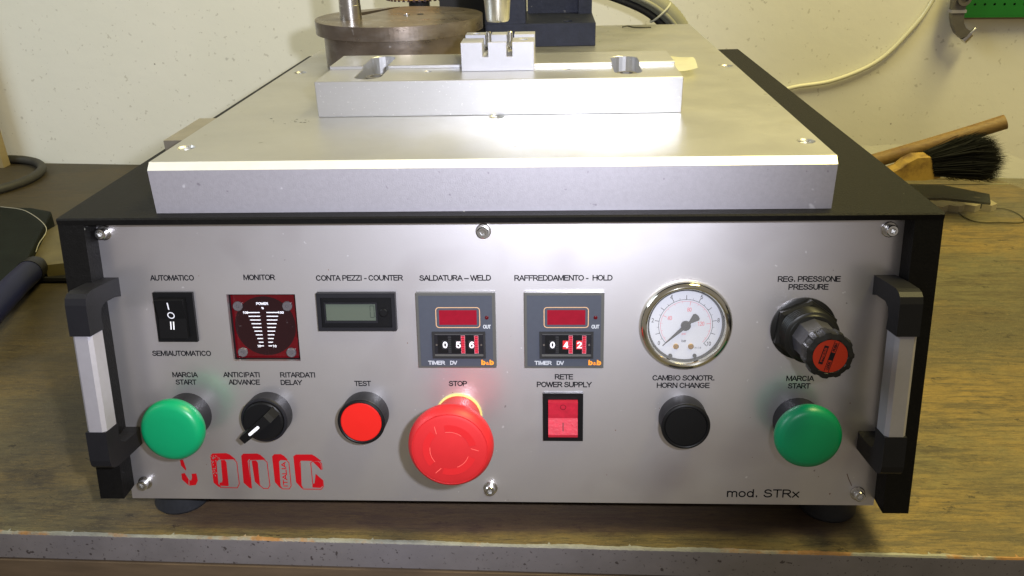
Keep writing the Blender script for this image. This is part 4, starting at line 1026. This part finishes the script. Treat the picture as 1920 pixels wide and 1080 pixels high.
cpts = spline([(40, 645, 268), (95, 642, 262), (140, 640, 248), (171, 640, 232), (194, 640, 209), (208, 640, 178), (214, 640, 140)], 14)
cr = thing('corrugated_conduit', 'bundle of grey conduit and black cable arching down behind the silver plate', 'conduit', (214, 640, 140))
rr = [11.5 + (0.5 if i % 2 else 0) for i in range(len(cpts))]
place_child(obj('conduit', tube(cpts, 11, 20, rr=rr), M['conduit'], cr, smooth=True), cr)
c2 = [Vector((p[0] - 9.5, p[1] - 8, p[2] - 11)) for p in cpts]
place_child(obj('black_cable', tube(c2, 4.2, 12), M['matblack'], cr, smooth=True), cr)
c3 = [Vector((p[0] - 2, p[1] - 13, p[2] - 3)) for p in cpts]
place_child(obj('grey_cable', tube(c3, 3.0, 12), M['conduit'], cr, smooth=True), cr)
k_ = cpts[44]
place_child(obj('cable_tie', tube([Vector((k_[0] - 4 + 15 * cos(t) * .75, k_[1] - 5 + 15 * sin(t), k_[2] - 4 + 15 * cos(t) * .7)) for t in [2 * pi * i / 24 for i in range(24)]], 1.3, 8, closed=True), mat('tie_grey', (0.5, 0.5, 0.4), 0.5), cr, smooth=True), cr)

# green perforated board
th_w = math.atan(-0.0843)
pb_ = obj('perforated_board', bx(0, 420, -2, 0, 0, 260), M['pegboard'])
pb_.location = Vector((577, wy(577, 14), 201.5)) * K; pb_.rotation_euler = (0, 0, th_w)
bpy.context.view_layer.update()
cut(pb_, *[prism([(18 + i * 12.2 + 1.7 * cos(k * pi / 4), 14 + j * 24 + 1.7 * sin(k * pi / 4)) for k in range(8)], -6, 6, None, 'xz') if False else lt([(1.7, -4), (1.7, 6)], (18 + i * 12.2, 0, 14 + j * 12.2), axis='h', n=8) for j in range(2) for i in range(14)])
bd = thing('pegboard', 'green perforated metal board on the wall, upper right corner', 'pegboard', (577, wy(577, 14), 201.5))
pb_.parent = bd; pb_.location = (0, 0, 0)
pb_.name = 'board_sheet'
lp = obj('folded_edge', bx(0, 420, -1.9, 9, -2.5, 0), M['pegboard'], bd); lp.rotation_euler = (0, 0, th_w)
bk = obj('backing_board', bx(0, 420, 9.1, 13, -6, 260), mat('pinkish_board', (0.30, 0.22, 0.19), 0.7), bd); bk.rotation_euler = (0, 0, th_w)

# curved cast tool hanging at the board's corner
hk = thing('hook_spanner', 'curved grey hook shaped tool hanging beside the green board', 'tool', (577, wy(577, 22), 172))
def hkc(name, bm, m, **k):
    return place_child(obj(name, bm, m, hk, **k), hk)
out = [(561.5, 222), (562.5, 209), (564, 200), (567.5, 190), (573, 181), (581, 174.2), (588, 177), (591, 183.5), (585, 187), (581, 193), (579.2, 201), (578.8, 209), (579.5, 222), (580, 250), (562, 250)]
bm = bmesh.new()
A = [bm.verts.new((x, wy(577, 28), z)) for x, z in out]; B = [bm.verts.new((x, wy(577, 18), z)) for x, z in out]
bm.faces.new(A); bm.faces.new(B[::-1])
for i in range(len(out)): bm.faces.new((A[i], A[(i + 1) % len(out)], B[(i + 1) % len(out)], B[i]))
hkc('curved_arm', bm, M['castiron'], bevel=0.8)
hkc('arm_collar', bx(561.2, 580.2, wy(577, 29.5), wy(577, 17), 206.5, 210.3), M['alu'], bevel=0.5)
hkc('pivot_ring', lt([(8.5, 0), (8.5, 4), (5, 4), (5, 0)], (574, wy(577, 28), 224), axis='h', n=32, cap=False), M['castiron'], smooth=True)
P0 = Vector((589, wy(577, 23), 173.5)); dv = Vector((0.62, 0, 0.78))
hkc('end_barrel', tube([P0 - dv * 4.5, P0 + dv * 7.5], 5.4, 24), M['steel'], smooth=True)
hkc('end_tip', tube([P0 + dv * 7.6, P0 + dv * 12, P0 + dv * 17], 2, 12, rr=[2.6, 2.0, 0.7]), M['bright'], smooth=True)

# ------------------------------------------------------------------ clear tray with brushes, right
tray = thing('clear_plastic_bag', 'crumpled clear plastic sleeve holding brushes, on the bench behind the right of the machine', 'plastic bag', (560, 640, ZB))
def tc_(name, bm, m, **k): return place_child(obj(name, bm, m, tray, **k), tray)
bm = bmesh.new(); rows = []
NU, NV = 26, 10
for i in range(NU + 1):
    u = i / NU; x = 400 + 262 * u; row = []
    for j in range(NV + 1):
        v = j / NV
        top = 31 - 6 * u - 26 * max(0, u - .72) / .28
        yy = 590 + 12 * sin(u * 5) * (1 - v) - 8 * v + random.gauss(0, .9); zz = ZB + 1 + (top - ZB) * v + random.gauss(0, .5)
        row.append(bm.verts.new((x + 4 * v * sin(u * 9) + random.gauss(0, .8), yy, zz)))
    rows.append(row)
for a_, b_ in zip(rows, rows[1:]):
    for j in range(NV): bm.faces.new((a_[j], b_[j], b_[j + 1], a_[j + 1]))
tc_('front_film', bm, M['trans'], smooth=True)
bm = bmesh.new(); rows = []
for i in range(NU + 1):
    u = i / NU; x = 400 + 262 * u; row = []
    for j in range(5):
        v = j / 4
        row.append(bm.verts.new((x + 50 * v * u + random.gauss(0, .8), 584 + 116 * v + random.gauss(0, .9), 31 - 6 * u - 26 * max(0, u - .72) / .28 + 2 * sin(u * 14 + v * 3) * v + (8 * v))))
    rows.append(row)
for a_, b_ in zip(rows, rows[1:]):
    for j in range(4): bm.faces.new((a_[j], b_[j], b_[j + 1], a_[j + 1]))
tc_('top_film', bm, M['trans'], smooth=True)
for k, (x0, z0, x1, z1) in enumerate(((404, 31, 600, 27.5), (404, 24.5, 606, 20))):
    tc_('film_edge', tube(spline([(x0, 581.4, z0), ((x0 + x1) / 2, 580.6, (z0 + z1) / 2 - 1.6), (x1, 581.4, z1)], 6), .55, 6), mat('film_edge_%d' % k, (0.36, 0.35, 0.22), 0.3), smooth=True)

# big black-bristled brush
br = thing('paint_brush', 'wide brush with thick black bristles and a yellow wooden stock, beside the wooden stick', 'brush', (520, 584, 34))
def bc(name, bm, m, **k): return place_child(obj(name, bm, m, br, **k), br)
yb_ = 586
stock = [(512.5, 31.5), (509, 51), (505, 55.5), (482, 54), (473, 48), (468, 41), (452, 33), (440, 30), (436, 26), (455, 24), (478, 28.5), (492, 28.6)]
stock = [(x, z) for x, z in ((518, 31), (512.5, 54), (508, 57.5), (486, 56.5), (475, 50), (468, 43), (452, 36), (436, 33), (430, 27), (450, 27.5), (478, 28), (500, 28))]
bm = bmesh.new(); n = len(stock)
A = [bm.verts.new((x, yb_ - 12, z)) for x, z in stock]; B = [bm.verts.new((x, yb_ + 12, z)) for x, z in stock]
bm.faces.new(A); bm.faces.new(B[::-1])
for i in range(n): bm.faces.new((A[i], A[(i + 1) % n], B[(i + 1) % n], B[i]))
bc('wooden_stock', bm, M['stock'], bevel=2.5)
bm = bmesh.new()
for i in range(9000):
    u, v = random.random(), random.random()
    x0 = 512 + random.uniform(-3, 3) - 8 * u; z0 = 33 + 25 * u; y0 = yb_ - 13 + 26 * v
    L_ = random.uniform(64, 84) * (1 - 0.10 * abs(u - .5) * 2)
    el = radians(1 + 17 * u + random.gauss(0, 2.6)); az = radians((v - .5) * 18 + random.gauss(0, 4))
    d = Vector((cos(el) * cos(az), sin(az), sin(el)))
    p0 = Vector((x0, y0, z0)); p1 = p0 + d * L_ * .6; bend = Vector((0, random.gauss(0, 3.5), random.gauss(-1, 3.2))); p2 = p0 + d * L_ + bend
    w_ = Vector((random.uniform(-.2, .2), random.uniform(-.4, .4), random.uniform(.2, .5)))
    a, b, c, d_, e = [bm.verts.new(q_) for q_ in (p0 - w_, p0 + w_, p1 + w_ * .9, p1 - w_ * .9, p2)]
    bm.faces.new((a, b, c, d_)); bm.faces.new((d_, c, e))
for i in range(60):
    x0 = random.uniform(520, 570); z0 = 33 + random.uniform(-1, 4)
    pts_ = [(x0, yb_ - 13, z0), (x0 + random.uniform(4, 9), yb_ - 14, z0 - random.uniform(1, 5)), (x0 + random.uniform(9, 16), yb_ - 14, z0 - random.uniform(0, 7))]
    tube(pts_, .22, 4, bm=bm)
bc('bristles', bm, M['bristle'], kind='stuff')

# round wooden stick
sk = obj('wooden_stick', tube(spline([(400, 636, 18), (470, 628, 42), (545, 618, 69.5), (600, 611, 91)], 6), 9.2, 24), M['wood'], smooth=True)
tag(sk, 'round brown wooden stick leaning up to the right behind the black bristles', 'stick')

# dark flat tool and pale serrated strip in the sleeve, loop of string
ft = obj('flat_tool', prism([(440, 722), (519, 683), (575, 679), (618, 640), (603, 605), (553, 626), (496, 623), (440, 630)], -22, -13), M['darkgreen'], bevel=0.8)
tag(ft, 'flat dark green tool seen through the clear plastic sleeve', 'tool')
sr = []
for i in range(10): sr += [(520 + i * 10.5, 598 + i * .6 + (i % 2) * 7)]
sr += [(612, 640), (560, 640), (520, 640)]
se = obj('serrated_strip', prism(sr, ZB + .3, ZB + 9), M['serrated'], bevel=0.6)
tag(se, 'beige strip with a scalloped edge at the foot of the clear sleeve', 'strip')
bm = tube([(598 + 36 * cos(t) , 588 + 30 * sin(t) + 5 * sin(3 * t), ZB + 1.0 + .4 * sin(2 * t)) for t in [2 * pi * i / 48 for i in range(48)]], .7, 6, closed=True)
lo = obj('string_loop', bm, M['string'], smooth=True); tag(lo, 'dark loop of string lying on the bench right of the machine', 'string')

# ------------------------------------------------------------------ left of the machine
tb = obj('tan_board', bx(-1150, -863.5, 846, 864, ZB, 330), M['tan'], bevel=1.0)
tag(tb, 'tan board standing against the wall at the far left', 'board')
cr_ = obj('cable_ring', tube([(-872 + 104 * cos(t), 768 + 104 * sin(t), ZB + 7.2) for t in [2 * pi * i / 72 for i in range(72)]], 6.6, 14, closed=True), M['cable'], smooth=True)
tag(cr_, 'dark rubber cable coiled in a ring at the foot of the tan board', 'cable')
bn = thing('cast_iron_base', 'chipped dark green cast iron base at the left edge of the bench', 'cast base', (-700, 450, ZB))
pts = [(-980, 590), (-640, 562), (-606, 548), (-590, 508), (-542, 385), (-530, 330), (-560, 300), (-980, 180)]
bb = obj('base_body', prism(pts, ZB + .1, 6), M['darkgreen']); edge_bevel(bb, 2.5, 2)
rim = obj('raised_pad', prism([(-980, 560), (-690, 520), (-640, 420), (-700, 330), (-980, 300)], 6.1, 14), M['darkgreen'], bn, bevel=1.5); place_child(rim, bn)
bb.parent = bn; place_child(bb, bn)
gr = thing('blue_handled_tool', 'tool with a dark blue round grip lying against the green cast base', 'tool', (-520, 320, -5))
g1 = obj('grip', tube(spline([(-492, 215, 4), (-505, 262, 4), (-520, 320, 2), (-533, 372, -2)], 6), 13, 24, rr=None), M['blue'], gr, smooth=True); place_child(g1, gr)
g1 = obj('collar', tube([(-533, 372, -2), (-538, 392, -4), (-540, 400, -4)], 11, 20, rr=[13.6, 12.5, 9]), M['black'], gr, smooth=True); place_child(g1, gr)
g1 = obj('blade', bx(-552, -478, 392, 408, -22, -18), M['matblack'], gr, bevel=0.5); place_child(g1, gr)
aw = obj('wooden_wedge', prism([(-560, 425), (-590, 492), (-586, 530), (-560, 540), (-500, 470), (-500, 405), (-530, 396)], ZB + .1, -4), M['amberwood'], bevel=5)
tag(aw, 'rough yellowish wooden wedge between the green cast base and the black case', 'wedge')
w2 = obj('wood_offcut', prism([(-462, 330), (-420, 300), (-330, 220), (-330, 300), (-440, 372)], ZB + .1, ZB + 13), M['amberwood'], bevel=1.5)
tag(w2, 'thin wooden offcut half hidden beside the left of the black case', 'offcut')
wr = obj('loose_wire', tube(spline([(-680, 560, 8), (-620, 520, 16), (-566, 470, 13), (-560, 440, 4), (-556, 425, 0)], 8), .45, 6), mat('wire_grey', (0.35, 0.33, 0.25), 0.4), smooth=True)
tag(wr, 'thin bent wire crossing the edge of the green cast base', 'wire')
